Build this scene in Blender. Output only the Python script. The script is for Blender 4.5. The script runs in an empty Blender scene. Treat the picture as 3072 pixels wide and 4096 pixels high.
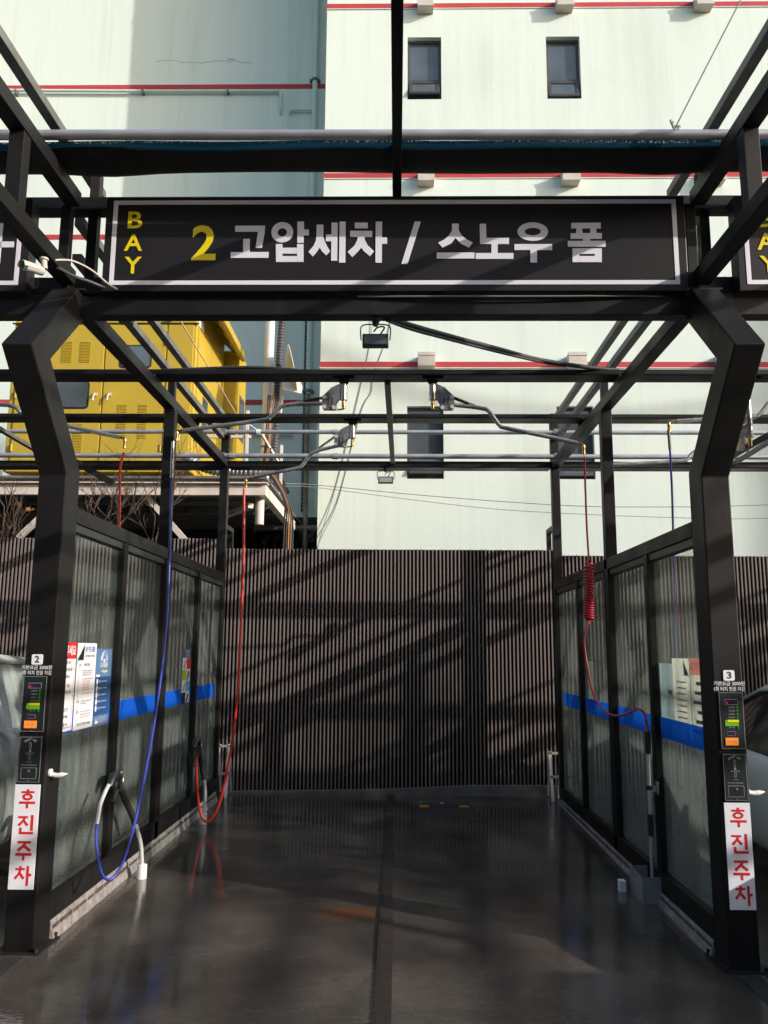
import bpy, bmesh, math, random
from mathutils import Vector, Matrix
random.seed(7)
SC = bpy.context.scene
COL = SC.collection
R = math.radians

# ------------------------------------------------------------------ camera
cd = bpy.data.cameras.new('camera')
cam = bpy.data.objects.new('camera', cd); COL.objects.link(cam)
cd.sensor_fit = 'VERTICAL'; cd.sensor_height = 36.0; cd.lens = 36.0*3317.86/4096.0
cd.clip_start = 0.05; cd.clip_end = 900
_yaw, _pit, _rol = 0.0157, 0.1651, 0.0058
fw = Vector((-math.sin(_yaw)*math.cos(_pit), math.cos(_yaw)*math.cos(_pit), math.sin(_pit)))
rt = Vector((math.cos(_yaw), math.sin(_yaw), 0)); up = rt.cross(fw)
r2 = math.cos(_rol)*rt + math.sin(_rol)*up; u2 = -math.sin(_rol)*rt + math.cos(_rol)*up
m = Matrix((r2, u2, -fw)).transposed().to_4x4(); m.translation = Vector((0.0853, -4.6071, 1.5679))
cam.matrix_world = m
SC.camera = cam

# ------------------------------------------------------------------ world, sun, exposure
SUN = Vector((2.0, -1.0, 0.86)).normalized()
w = bpy.data.worlds.new('World'); SC.world = w; w.use_nodes = True
nt = w.node_tree; nt.nodes.clear()
out = nt.nodes.new('ShaderNodeOutputWorld'); bg = nt.nodes.new('ShaderNodeBackground'); sky = nt.nodes.new('ShaderNodeTexSky')
sky.sky_type = 'NISHITA'; sky.sun_disc = False
sky.sun_elevation = math.asin(SUN.z); sky.sun_rotation = math.atan2(SUN.x, SUN.y)
sky.air_density = 1.2; sky.dust_density = 2.0
bg.inputs['Strength'].default_value = 0.15
nt.links.new(sky.outputs[0], bg.inputs[0]); nt.links.new(bg.outputs[0], out.inputs[0])
sl = bpy.data.lights.new('sun', 'SUN'); sl.energy = 2.6; sl.angle = R(0.5); sl.color = (1.0, 0.935, 0.86)
so = bpy.data.objects.new('sun', sl); COL.objects.link(so); so.location = SUN*40
so.rotation_euler = (-SUN).to_track_quat('-Z', 'Y').to_euler()
SC.view_settings.view_transform = 'Standard'; SC.view_settings.look = 'None'
SC.view_settings.exposure = 0.88; SC.view_settings.gamma = 1.0

# ------------------------------------------------------------------ materials
def N(t, kind, **k):
    n = t.nodes.new(kind)
    for a, b in k.items(): setattr(n, a, b)
    return n
def mat(name, col, rough=0.5, metal=0.0, var=0.0, vscale=6.0, vstretch=(1, 1, 1), bump=0.0, bscale=40.0, rvar=0.0, spec=None, emit=None, coat=0.0):
    M = bpy.data.materials.new(name); M.use_nodes = True; t = M.node_tree; b = t.nodes['Principled BSDF']
    b.inputs['Base Color'].default_value = (*col, 1); b.inputs['Roughness'].default_value = rough; b.inputs['Metallic'].default_value = metal
    if spec is not None: b.inputs['Specular IOR Level'].default_value = spec
    if coat: b.inputs['Coat Weight'].default_value = coat; b.inputs['Coat Roughness'].default_value = 0.08
    if emit: b.inputs['Emission Color'].default_value = (*emit[0], 1); b.inputs['Emission Strength'].default_value = emit[1]
    if var or rvar or bump:
        tc = N(t, 'ShaderNodeTexCoord'); mp = N(t, 'ShaderNodeMapping'); mp.inputs['Scale'].default_value = vstretch
        t.links.new(tc.outputs['Object'], mp.inputs[0])
        ns = N(t, 'ShaderNodeTexNoise'); ns.inputs['Scale'].default_value = vscale; ns.inputs['Detail'].default_value = 6
        t.links.new(mp.outputs[0], ns.inputs[0])
        if var:
            rp = N(t, 'ShaderNodeValToRGB'); rp.color_ramp.elements[0].position = 0.3; rp.color_ramp.elements[1].position = 0.72
            rp.color_ramp.elements[0].color = (*[c*(1-var) for c in col], 1); rp.color_ramp.elements[1].color = (*[min(1, c*(1+var)) for c in col], 1)
            t.links.new(ns.outputs['Fac'], rp.inputs[0]); t.links.new(rp.outputs[0], b.inputs['Base Color'])
        if rvar:
            mr = N(t, 'ShaderNodeMapRange'); mr.inputs[1].default_value = .3; mr.inputs[2].default_value = .7
            mr.inputs[3].default_value = max(0.02, rough-rvar); mr.inputs[4].default_value = min(1, rough+rvar)
            t.links.new(ns.outputs['Fac'], mr.inputs[0]); t.links.new(mr.outputs[0], b.inputs['Roughness'])
        if bump:
            n2 = N(t, 'ShaderNodeTexNoise'); n2.inputs['Scale'].default_value = bscale; n2.inputs['Detail'].default_value = 4
            t.links.new(mp.outputs[0], n2.inputs[0])
            bp = N(t, 'ShaderNodeBump'); bp.inputs['Strength'].default_value = bump; bp.inputs['Distance'].default_value = 0.01
            t.links.new(n2.outputs['Fac'], bp.inputs['Height']); t.links.new(bp.outputs[0], b.inputs['Normal'])
    return M

K = {}
K['steel'] = mat('black_painted_steel', (.0095, .0088, .0088), .50, var=.3, vscale=3, rvar=.12, bump=.05, bscale=60, spec=.26)
def wear(M, amt=.5):
    t = M.node_tree; b = t.nodes['Principled BSDF']; src = b.inputs['Base Color'].links[0].from_socket
    tc = N(t, 'ShaderNodeTexCoord'); mp = N(t, 'ShaderNodeMapping'); mp.inputs['Scale'].default_value = (26, 26, 3.2); t.links.new(tc.outputs['Object'], mp.inputs[0])
    n1 = N(t, 'ShaderNodeTexNoise'); n1.inputs['Scale'].default_value = 1.0; n1.inputs['Detail'].default_value = 8; n1.inputs['Roughness'].default_value = .7; t.links.new(mp.outputs[0], n1.inputs[0])
    mr = N(t, 'ShaderNodeMapRange'); mr.inputs[1].default_value = .60; mr.inputs[2].default_value = .80; mr.inputs[3].default_value = 0; mr.inputs[4].default_value = amt; t.links.new(n1.outputs['Fac'], mr.inputs[0])
    mx = N(t, 'ShaderNodeMix', data_type='RGBA'); t.links.new(mr.outputs[0], mx.inputs[0]); t.links.new(src, mx.inputs[6]); mx.inputs[7].default_value = (.075, .068, .060, 1); t.links.new(mx.outputs[2], b.inputs['Base Color'])
wear(K['steel'], .45)
K['steel2'] = mat('dusty_black_steel', (.020, .019, .018), .5, var=.3, vscale=4, rvar=.1, spec=.15)
K['grey_steel'] = mat('weathered_grey_steel', (.115, .115, .105), .5, var=.4, vscale=7)
K['galv'] = mat('galvanised_pipe', (.42, .42, .45), .38, .55, var=.12, vscale=5, rvar=.08)
K['stain'] = mat('stainless_steel', (.50, .47, .44), .24, .8, var=.15, vscale=10, rvar=.1)
K['brass'] = mat('brass', (.62, .40, .13), .28, 1.0, var=.2, vscale=30)
K['alu'] = mat('ladder_aluminium', (.66, .66, .67), .34, .35, var=.1)
K['polegrey'] = mat('pale_galvanised_mast', (.60, .59, .58), .5, .1, var=.12, vscale=6, vstretch=(3, 3, .4))
K['amber'] = mat('amber_reflector', (.75, .28, .02), .35)
K['capor'] = mat('orange_cap', (.45, .17, .02), .5)
K['white'] = mat('white_plastic', (.78, .77, .75), .4, var=.05)
K['ivory'] = mat('ivory_plastic', (.50, .46, .41), .5, var=.1)
K['black'] = mat('black_plastic', (.012, .018, .019), .38, var=.2)
K['rubber'] = mat('black_rubber', (.022, .021, .021), .7, var=.2)
K['red_hose'] = mat('red_hose', (.58, .03, .02), .36, var=.25, vscale=4)
K['crimson_hose'] = mat('crimson_hose', (.42, .015, .03), .3, var=.1)
K['blue_hose'] = mat('blue_hose', (.03, .05, .36), .34, var=.25, vscale=5)
K['signface'] = mat('sign_face', (.017, .0145, .0165), .40, var=.12, vscale=2, spec=.3)
K['signwhite'] = mat('sign_white', (.72, .71, .78), .45, var=.03)
K['yellowlet'] = mat('sign_yellow', (.78, .62, .0), .45)
K['redlet'] = mat('red_lettering', (.62, .02, .03), .4)
K['plate'] = mat('white_plate', (.80, .79, .83), .38, var=.04, vscale=3)
K['redband'] = mat('red_band', (.42, .035, .045), .75, var=.12, vscale=2)
K['yellow'] = mat('yellow_enclosure', (.44, .315, .028), .5, var=.10, vscale=1.5, vstretch=(1, 1, .4), bump=.05, bscale=3)
K['yellow_dk'] = mat('yellow_louvre', (.42, .29, .025), .5, var=.1)
K['beige'] = mat('beige_beam', (.62, .54, .47), .6, var=.16, vscale=4)
K['wglass'] = mat('window_glass', (.075, .092, .105), .06, var=.4, vscale=1.2, spec=.9)
K['wframe'] = mat('window_frame', (.045, .045, .05), .5, var=.1)
K['pipemint'] = mat('mint_pipe', (.52, .64, .57), .5, var=.08)
K['blue'] = mat('blue_stripe', (.012, .10, .62), .35, var=.08)
K['paper'] = mat('poster_paper', (.74, .73, .75), .35, var=.03)
K['navy'] = mat('poster_navy', (.025, .075, .22), .35, var=.08)
K['steelblue'] = mat('poster_steel_blue', (.10, .19, .36), .35, var=.15, vscale=9)
K['posterred'] = mat('poster_red', (.58, .02, .03), .35)
K['ink'] = mat('ink', (.03, .03, .035), .5)
K['inkblue'] = mat('ink_blue', (.04, .12, .45), .5)
K['inkred'] = mat('ink_red', (.6, .12, .12), .5)
K['palewhite'] = mat('faded_white_print', (.56, .54, .48), .5, var=.06)
K['palered'] = mat('faded_red_print', (.50, .16, .15), .5, var=.1)
K['paleblue'] = mat('faded_blue_print', (.22, .30, .32), .5, var=.1)
def vinyl(name, col):
    M = bpy.data.materials.new(name); M.use_nodes = True; t = M.node_tree; t.nodes.clear(); o = N(t, 'ShaderNodeOutputMaterial')
    d = N(t, 'ShaderNodeBsdfDiffuse'); d.inputs[0].default_value = (*col, 1); l = N(t, 'ShaderNodeBsdfTranslucent'); l.inputs[0].default_value = (*col, 1)
    x = N(t, 'ShaderNodeMixShader'); x.inputs[0].default_value = .5; t.links.new(d.outputs[0], x.inputs[1]); t.links.new(l.outputs[0], x.inputs[2]); t.links.new(x.outputs[0], o.inputs[0]); return M
K['palewhite'] = vinyl('translucent_white_vinyl', (.90, .87, .77)); K['palered'] = vinyl('translucent_red_vinyl', (.88, .30, .26)); K['paleblue'] = vinyl('translucent_blue_vinyl', (.46, .58, .63))
K['blue'] = vinyl('translucent_blue_stripe', (.016, .15, .80)); K['foamglass'] = mat('foam_covered_glass', (.46, .46, .45), .4, var=.9, vscale=4, vstretch=(1.2, 1.2, .4), bump=.4, bscale=18)
K['orange'] = mat('orange_card', (.90, .26, .02), .4, emit=((1, .22, .01), .10))
K['green'] = mat('green_card', (.12, .42, .02), .4)
K['yellowc'] = mat('yellow_card', (.85, .68, .0), .4)
K['lime'] = mat('lime_print', (.36, .52, .02), .4)
K['cyan'] = mat('cyan_print', (.06, .36, .72), .4)
K['greenled'] = mat('green_button', (.02, .10, .02), .3, emit=((.05, .6, .05), .06))
K['display'] = mat('purple_display', (.035, .015, .05), .2)
K['redled'] = mat('red_led', (.5, .01, .05), .4, emit=((1, .02, .08), .5))
K['greyline'] = mat('grey_line', (.30, .29, .29), .5)
K['kerb'] = mat('wet_mortar', (.27, .245, .23), .45, var=.35, vscale=18, bump=.5, bscale=30)
K['brick'] = mat('dark_brick', (.09, .06, .05), .6, var=.4, vscale=16)
K['concrete'] = mat('grey_concrete', (.14, .13, .12), .7, var=.25, vscale=6, bump=.3)
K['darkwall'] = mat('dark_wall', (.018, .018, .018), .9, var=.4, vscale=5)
K['rust'] = mat('rusty_channel', (.020, .011, .008), .75, var=.5, vscale=14, bump=.4, bscale=50)
K['duct'] = mat('corrugated_duct', (.06, .06, .062), .45, var=.2)
K['silverhose'] = mat('silver_hose', (.30, .30, .33), .38, .5, var=.2)
K['cable'] = mat('cable_sheath', (.022, .022, .02), .6, var=.3)
K['wire'] = mat('thin_wire', (.16, .16, .15), .6)
K['orangecable'] = mat('orange_cable', (.45, .14, .02), .5)
K['twine'] = mat('pink_twine', (.62, .42, .32), .8)
K['twig'] = mat('twig_bark', (.10, .065, .045), .9, var=.3)
K['dryleaf'] = mat('dry_leaf', (.30, .10, .02), .7)
K['ivyleaf'] = mat('ivy_leaf', (.025, .032, .018), .5, var=.4)
K['taupe'] = mat('taupe_rib', (.205, .170, .160), .5, var=.22, vscale=2.2, vstretch=(26, 1, .35), bump=.1, bscale=80, spec=.3)
K['darkbrown'] = mat('dark_brown_sheet', (.016, .010, .009), .7, var=.2, spec=.2)
K['silverpaint'] = mat('silver_car_paint', (.74, .74, .75), .32, .0, coat=.6)
K['foampaint'] = mat('soapy_dark_paint', (.50, .50, .49), .35, var=.9, vscale=5, vstretch=(1.2, 1.2, .35), bump=.4, bscale=18)
K['carglass'] = mat('car_glass', (.012, .013, .014), .05, spec=.8)
K['tyre'] = mat('tyre_rubber', (.02, .02, .02), .8)
K['rim'] = mat('alloy_rim', (.45, .45, .46), .3, .8)
K['lamp'] = mat('lamp_lens', (.6, .6, .6), .15, var=.1)
K['taillamp'] = mat('tail_lamp', (.25, .01, .01), .15)
K['ledpanel'] = mat('led_panel', (.30, .33, .33), .25)

def wall_mat():
    M = bpy.data.materials.new('mint_render_wall'); M.use_nodes = True; t = M.node_tree; b = t.nodes['Principled BSDF']
    tc = N(t, 'ShaderNodeTexCoord'); mp = N(t, 'ShaderNodeMapping'); mp.inputs['Scale'].default_value = (1.6, 1.6, .12)
    t.links.new(tc.outputs['Object'], mp.inputs[0])
    n1 = N(t, 'ShaderNodeTexNoise'); n1.inputs['Scale'].default_value = 1.0; n1.inputs['Detail'].default_value = 7; t.links.new(mp.outputs[0], n1.inputs[0])
    n2 = N(t, 'ShaderNodeTexNoise'); n2.inputs['Scale'].default_value = .35; n2.inputs['Detail'].default_value = 3; t.links.new(tc.outputs['Object'], n2.inputs[0])
    mx = N(t, 'ShaderNodeMath', operation='ADD'); t.links.new(n1.outputs['Fac'], mx.inputs[0]); t.links.new(n2.outputs['Fac'], mx.inputs[1])
    rp = N(t, 'ShaderNodeValToRGB'); e = rp.color_ramp.elements
    e[0].position = .70; e[0].color = (.545, .615, .565, 1); e[1].position = .88; e[1].color = (.60, .675, .625, 1)
    e2 = rp.color_ramp.elements.new(1.0); e2.color = (.625, .70, .65, 1)
    dv = N(t, 'ShaderNodeMath', operation='MULTIPLY'); dv.inputs[1].default_value = 1.0
    t.links.new(mx.outputs[0], dv.inputs[0]); t.links.new(dv.outputs[0], rp.inputs[0]); t.links.new(rp.outputs[0], b.inputs['Base Color'])
    m9 = N(t, 'ShaderNodeMapping'); m9.inputs['Scale'].default_value = (7, 7, .22); t.links.new(tc.outputs['Object'], m9.inputs[0])
    n9 = N(t, 'ShaderNodeTexNoise'); n9.inputs['Scale'].default_value = 1.0; n9.inputs['Detail'].default_value = 8; n9.inputs['Roughness'].default_value = .65; t.links.new(m9.outputs[0], n9.inputs[0])
    q9 = N(t, 'ShaderNodeMapRange'); q9.inputs[1].default_value = .52; q9.inputs[2].default_value = .78; q9.inputs[3].default_value = 0; q9.inputs[4].default_value = .38; t.links.new(n9.outputs['Fac'], q9.inputs[0])
    x9 = N(t, 'ShaderNodeMix', data_type='RGBA'); t.links.new(q9.outputs[0], x9.inputs[0]); t.links.new(rp.outputs[0], x9.inputs[6]); x9.inputs[7].default_value = (.44, .48, .43, 1); t.links.new(x9.outputs[2], b.inputs['Base Color'])
    b.inputs['Roughness'].default_value = .85; b.inputs['Specular IOR Level'].default_value = .2
    n3 = N(t, 'ShaderNodeTexNoise'); n3.inputs['Scale'].default_value = 9; n3.inputs['Detail'].default_value = 6; t.links.new(tc.outputs['Object'], n3.inputs[0])
    bp = N(t, 'ShaderNodeBump'); bp.inputs['Strength'].default_value = .25; bp.inputs['Distance'].default_value = .01
    t.links.new(n3.outputs['Fac'], bp.inputs['Height']); t.links.new(bp.outputs[0], b.inputs['Normal'])
    return M
K['wall'] = wall_mat()

def floor_mat():
    M = bpy.data.materials.new('wet_concrete'); M.use_nodes = True; t = M.node_tree; b = t.nodes['Principled BSDF']
    tc = N(t, 'ShaderNodeTexCoord')
    n1 = N(t, 'ShaderNodeTexNoise'); n1.inputs['Scale'].default_value = 1.3; n1.inputs['Detail'].default_value = 9; n1.inputs['Roughness'].default_value = .62
    t.links.new(tc.outputs['Object'], n1.inputs[0])
    rp = N(t, 'ShaderNodeValToRGB'); e = rp.color_ramp.elements
    e[0].position = .32; e[0].color = (.024, .021, .019, 1); e[1].position = .68; e[1].color = (.112, .094, .079, 1)
    t.links.new(n1.outputs['Fac'], rp.inputs[0])
    # fine aggregate
    n4 = N(t, 'ShaderNodeTexNoise'); n4.inputs['Scale'].default_value = 55; n4.inputs['Detail'].default_value = 3; t.links.new(tc.outputs['Object'], n4.inputs[0])
    mu = N(t, 'ShaderNodeMix', data_type='RGBA', blend_type='OVERLAY'); mu.inputs[0].default_value = .35
    t.links.new(rp.outputs[0], mu.inputs[6]); t.links.new(n4.outputs['Color'], mu.inputs[7])
    # rust stain on the slab near the channel
    sx = N(t, 'ShaderNodeVectorMath', operation='SUBTRACT'); sx.inputs[1].default_value = (-.22, .80, 0); t.links.new(tc.outputs['Object'], sx.inputs[0])
    sc = N(t, 'ShaderNodeVectorMath', operation='MULTIPLY'); sc.inputs[1].default_value = (4.2, 6.5, 0); t.links.new(sx.outputs[0], sc.inputs[0])
    ln = N(t, 'ShaderNodeVectorMath', operation='LENGTH'); t.links.new(sc.outputs[0], ln.inputs[0])
    n5 = N(t, 'ShaderNodeTexNoise'); n5.inputs['Scale'].default_value = 7; n5.inputs['Detail'].default_value = 5; t.links.new(tc.outputs['Object'], n5.inputs[0])
    ad = N(t, 'ShaderNodeMath', operation='MULTIPLY_ADD'); ad.inputs[1].default_value = 1.3; t.links.new(n5.outputs['Fac'], ad.inputs[0]); t.links.new(ln.outputs['Value'], ad.inputs[2])
    mr = N(t, 'ShaderNodeMapRange'); mr.inputs[1].default_value = 1.0; mr.inputs[2].default_value = 1.75; mr.inputs[3].default_value = .75; mr.inputs[4].default_value = 0
    t.links.new(ad.outputs[0], mr.inputs[0])
    m2 = N(t, 'ShaderNodeMix', data_type='RGBA'); t.links.new(mr.outputs[0], m2.inputs[0]); t.links.new(mu.outputs[2], m2.inputs[6]); m2.inputs[7].default_value = (.16, .055, .018, 1)
    t.links.new(m2.outputs[2], b.inputs['Base Color'])
    n2 = N(t, 'ShaderNodeTexNoise'); n2.inputs['Scale'].default_value = .9; n2.inputs['Detail'].default_value = 5; t.links.new(tc.outputs['Object'], n2.inputs[0])
    r2_ = N(t, 'ShaderNodeMapRange'); r2_.inputs[1].default_value = .38; r2_.inputs[2].default_value = .66; r2_.inputs[3].default_value = .035; r2_.inputs[4].default_value = .22
    t.links.new(n2.outputs['Fac'], r2_.inputs[0]); t.links.new(r2_.outputs[0], b.inputs['Roughness'])
    b.inputs['Specular IOR Level'].default_value = .55
    # broomed ripples under the water film
    mp = N(t, 'ShaderNodeMapping'); mp.inputs['Scale'].default_value = (4.5, 13, 1); t.links.new(tc.outputs['Object'], mp.inputs[0])
    n3 = N(t, 'ShaderNodeTexNoise'); n3.inputs['Scale'].default_value = 1.6; n3.inputs['Detail'].default_value = 3; t.links.new(mp.outputs[0], n3.inputs[0])
    bp = N(t, 'ShaderNodeBump'); bp.inputs['Strength'].default_value = .13; bp.inputs['Distance'].default_value = .010
    t.links.new(n3.outputs['Fac'], bp.inputs['Height'])
    b2 = N(t, 'ShaderNodeBump'); b2.inputs['Strength'].default_value = .10; b2.inputs['Distance'].default_value = .004
    t.links.new(n4.outputs['Fac'], b2.inputs['Height']); t.links.new(bp.outputs[0], b2.inputs['Normal']); t.links.new(b2.outputs[0], b.inputs['Normal'])
    return M
K['floor'] = floor_mat()
K['ground'] = mat('outer_ground', (.12, .11, .10), .8, var=.25, vscale=1.5, bump=.3)

def glass_mat():
    M = bpy.data.materials.new('wet_hazy_glass'); M.use_nodes = True; t = M.node_tree; t.nodes.clear()
    o = N(t, 'ShaderNodeOutputMaterial'); tc = N(t, 'ShaderNodeTexCoord')
    mp = N(t, 'ShaderNodeMapping'); mp.inputs['Scale'].default_value = (4, 4, 1.3); t.links.new(tc.outputs['Object'], mp.inputs[0])
    n1 = N(t, 'ShaderNodeTexNoise'); n1.inputs['Scale'].default_value = 1.6; n1.inputs['Detail'].default_value = 6; t.links.new(mp.outputs[0], n1.inputs[0])
    n2 = N(t, 'ShaderNodeTexNoise'); n2.inputs['Scale'].default_value = 130; n2.inputs['Detail'].default_value = 2; t.links.new(tc.outputs['Object'], n2.inputs[0])
    mr = N(t, 'ShaderNodeMapRange'); mr.inputs[1].default_value = .35; mr.inputs[2].default_value = .72; mr.inputs[3].default_value = .10; mr.inputs[4].default_value = .27; t.links.new(n1.outputs['Fac'], mr.inputs[0])
    # droplets gather on the lower half of the pane
    sp = N(t, 'ShaderNodeSeparateXYZ'); t.links.new(tc.outputs['Object'], sp.inputs[0])
    dz = N(t, 'ShaderNodeMapRange'); dz.inputs[1].default_value = 1.9; dz.inputs[2].default_value = 1.0; dz.inputs[3].default_value = 0; dz.inputs[4].default_value = 1; t.links.new(sp.outputs['Z'], dz.inputs[0])
    dr = N(t, 'ShaderNodeMapRange'); dr.inputs[1].default_value = .62; dr.inputs[2].default_value = .72; dr.inputs[3].default_value = 0; dr.inputs[4].default_value = .30; t.links.new(n2.outputs['Fac'], dr.inputs[0])
    dm = N(t, 'ShaderNodeMath', operation='MULTIPLY'); t.links.new(dz.outputs[0], dm.inputs[0]); t.links.new(dr.outputs[0], dm.inputs[1])
    hz = N(t, 'ShaderNodeMath', operation='ADD', use_clamp=True); t.links.new(mr.outputs[0], hz.inputs[0]); t.links.new(dm.outputs[0], hz.inputs[1])
    up_ = N(t, 'ShaderNodeMapRange'); up_.inputs[1].default_value = 1.25; up_.inputs[2].default_value = 2.1; up_.inputs[3].default_value = 1.9; up_.inputs[4].default_value = .7; t.links.new(sp.outputs['Z'], up_.inputs[0])
    hm = N(t, 'ShaderNodeMath', operation='MULTIPLY'); t.links.new(hz.outputs[0], hm.inputs[0]); t.links.new(up_.outputs[0], hm.inputs[1]); hz = hm
    tr = N(t, 'ShaderNodeBsdfTransparent'); tr.inputs[0].default_value = (.88, .93, .90, 1)
    df = N(t, 'ShaderNodeBsdfDiffuse'); df.inputs[0].default_value = (.27, .30, .28, 1)
    tl = N(t, 'ShaderNodeBsdfTranslucent'); tl.inputs[0].default_value = (.27, .30, .28, 1)
    m0 = N(t, 'ShaderNodeMixShader'); m0.inputs[0].default_value = .4; t.links.new(df.outputs[0], m0.inputs[1]); t.links.new(tl.outputs[0], m0.inputs[2])
    m1 = N(t, 'ShaderNodeMixShader'); t.links.new(hz.outputs[0], m1.inputs[0]); t.links.new(tr.outputs[0], m1.inputs[1]); t.links.new(m0.outputs[0], m1.inputs[2])
    gl = N(t, 'ShaderNodeBsdfGlossy'); gl.inputs['Roughness'].default_value = .05
    lw = N(t, 'ShaderNodeLayerWeight'); lw.inputs[0].default_value = .5
    pw = N(t, 'ShaderNodeMath', operation='POWER'); pw.inputs[1].default_value = 5; t.links.new(lw.outputs['Facing'], pw.inputs[0])
    fr = N(t, 'ShaderNodeMath', operation='MULTIPLY_ADD', use_clamp=True); fr.inputs[1].default_value = .48; fr.inputs[2].default_value = .02; t.links.new(pw.outputs[0], fr.inputs[0])
    bp = N(t, 'ShaderNodeBump'); bp.inputs['Strength'].default_value = .06; bp.inputs['Distance'].default_value = .004; t.links.new(n2.outputs['Fac'], bp.inputs['Height'])
    t.links.new(bp.outputs[0], gl.inputs['Normal'])
    m2 = N(t, 'ShaderNodeMixShader'); t.links.new(fr.outputs[0], m2.inputs[0]); t.links.new(m1.outputs[0], m2.inputs[1]); t.links.new(gl.outputs[0], m2.inputs[2])
    t.links.new(m2.outputs[0], o.inputs[0]); return M
K['glass'] = glass_mat()

def net_mat():
    M = bpy.data.materials.new('blue_shade_net'); M.use_nodes = True; t = M.node_tree; t.nodes.clear()
    o = N(t, 'ShaderNodeOutputMaterial'); tc = N(t, 'ShaderNodeTexCoord')
    mp = N(t, 'ShaderNodeMapping'); mp.inputs['Scale'].default_value = (150, 60, 60); t.links.new(tc.outputs['Object'], mp.inputs[0])
    n1 = N(t, 'ShaderNodeTexNoise'); n1.inputs['Scale'].default_value = 1.0; n1.inputs['Detail'].default_value = 2; t.links.new(mp.outputs[0], n1.inputs[0])
    st = N(t, 'ShaderNodeMapRange'); st.inputs[1].default_value = .56; st.inputs[2].default_value = .66; st.inputs[3].default_value = 0; st.inputs[4].default_value = .34; t.links.new(n1.outputs['Fac'], st.inputs[0])
    tr = N(t, 'ShaderNodeBsdfTransparent')
    df = N(t, 'ShaderNodeBsdfDiffuse'); df.inputs[0].default_value = (.012, .05, .075, 1)
    tl = N(t, 'ShaderNodeBsdfTranslucent'); tl.inputs[0].default_value = (.012, .06, .09, 1)
    m0 = N(t, 'ShaderNodeMixShader'); m0.inputs[0].default_value = .5; t.links.new(df.outputs[0], m0.inputs[1]); t.links.new(tl.outputs[0], m0.inputs[2])
    m1 = N(t, 'ShaderNodeMixShader'); t.links.new(st.outputs[0], m1.inputs[0]); t.links.new(m0.outputs[0], m1.inputs[1]); t.links.new(tr.outputs[0], m1.inputs[2])
    t.links.new(m1.outputs[0], o.inputs[0]); return M
K['net'] = net_mat()
K['blacknet'] = mat('black_rolled_net', (.012, .013, .015), .85, var=.3, vscale=12, vstretch=(3, 1, 1), bump=.6, bscale=25)

# ------------------------------------------------------------------ mesh helpers
ORG = {}
_tc = {}
def text_mesh(body, off):
    k = (body, off)
    if k not in _tc:
        c = bpy.data.curves.new('t', 'FONT'); c.body = body; c.size = 1; c.offset = off; c.resolution_u = 3
        o = bpy.data.objects.new('t', c); COL.objects.link(o); bpy.context.view_layer.update()
        dg = bpy.context.evaluated_depsgraph_get(); me = o.evaluated_get(dg).to_mesh()
        vs = [(v.co.x, v.co.y) for v in me.vertices]; fs = [tuple(p.vertices) for p in me.polygons]
        bpy.data.objects.remove(o); bpy.data.curves.remove(c)
        xs = [v[0] for v in vs]; ys = [v[1] for v in vs]
        _tc[k] = (vs, fs, min(xs), max(xs), min(ys), max(ys))
    return _tc[k]
def smooth_path(pts, n=6):
    P = [Vector(p) for p in pts]; o = []
    for i in range(len(P)-1):
        a = P[max(0, i-1)]; b = P[i]; c = P[i+1]; d = P[min(len(P)-1, i+2)]
        for k in range(n):
            t = k/n
            o.append(.5*((2*b)+(c-a)*t+(2*a-5*b+4*c-d)*t*t+(-a+3*b-3*c+d)*t**3))
    o.append(P[-1]); return o
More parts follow.
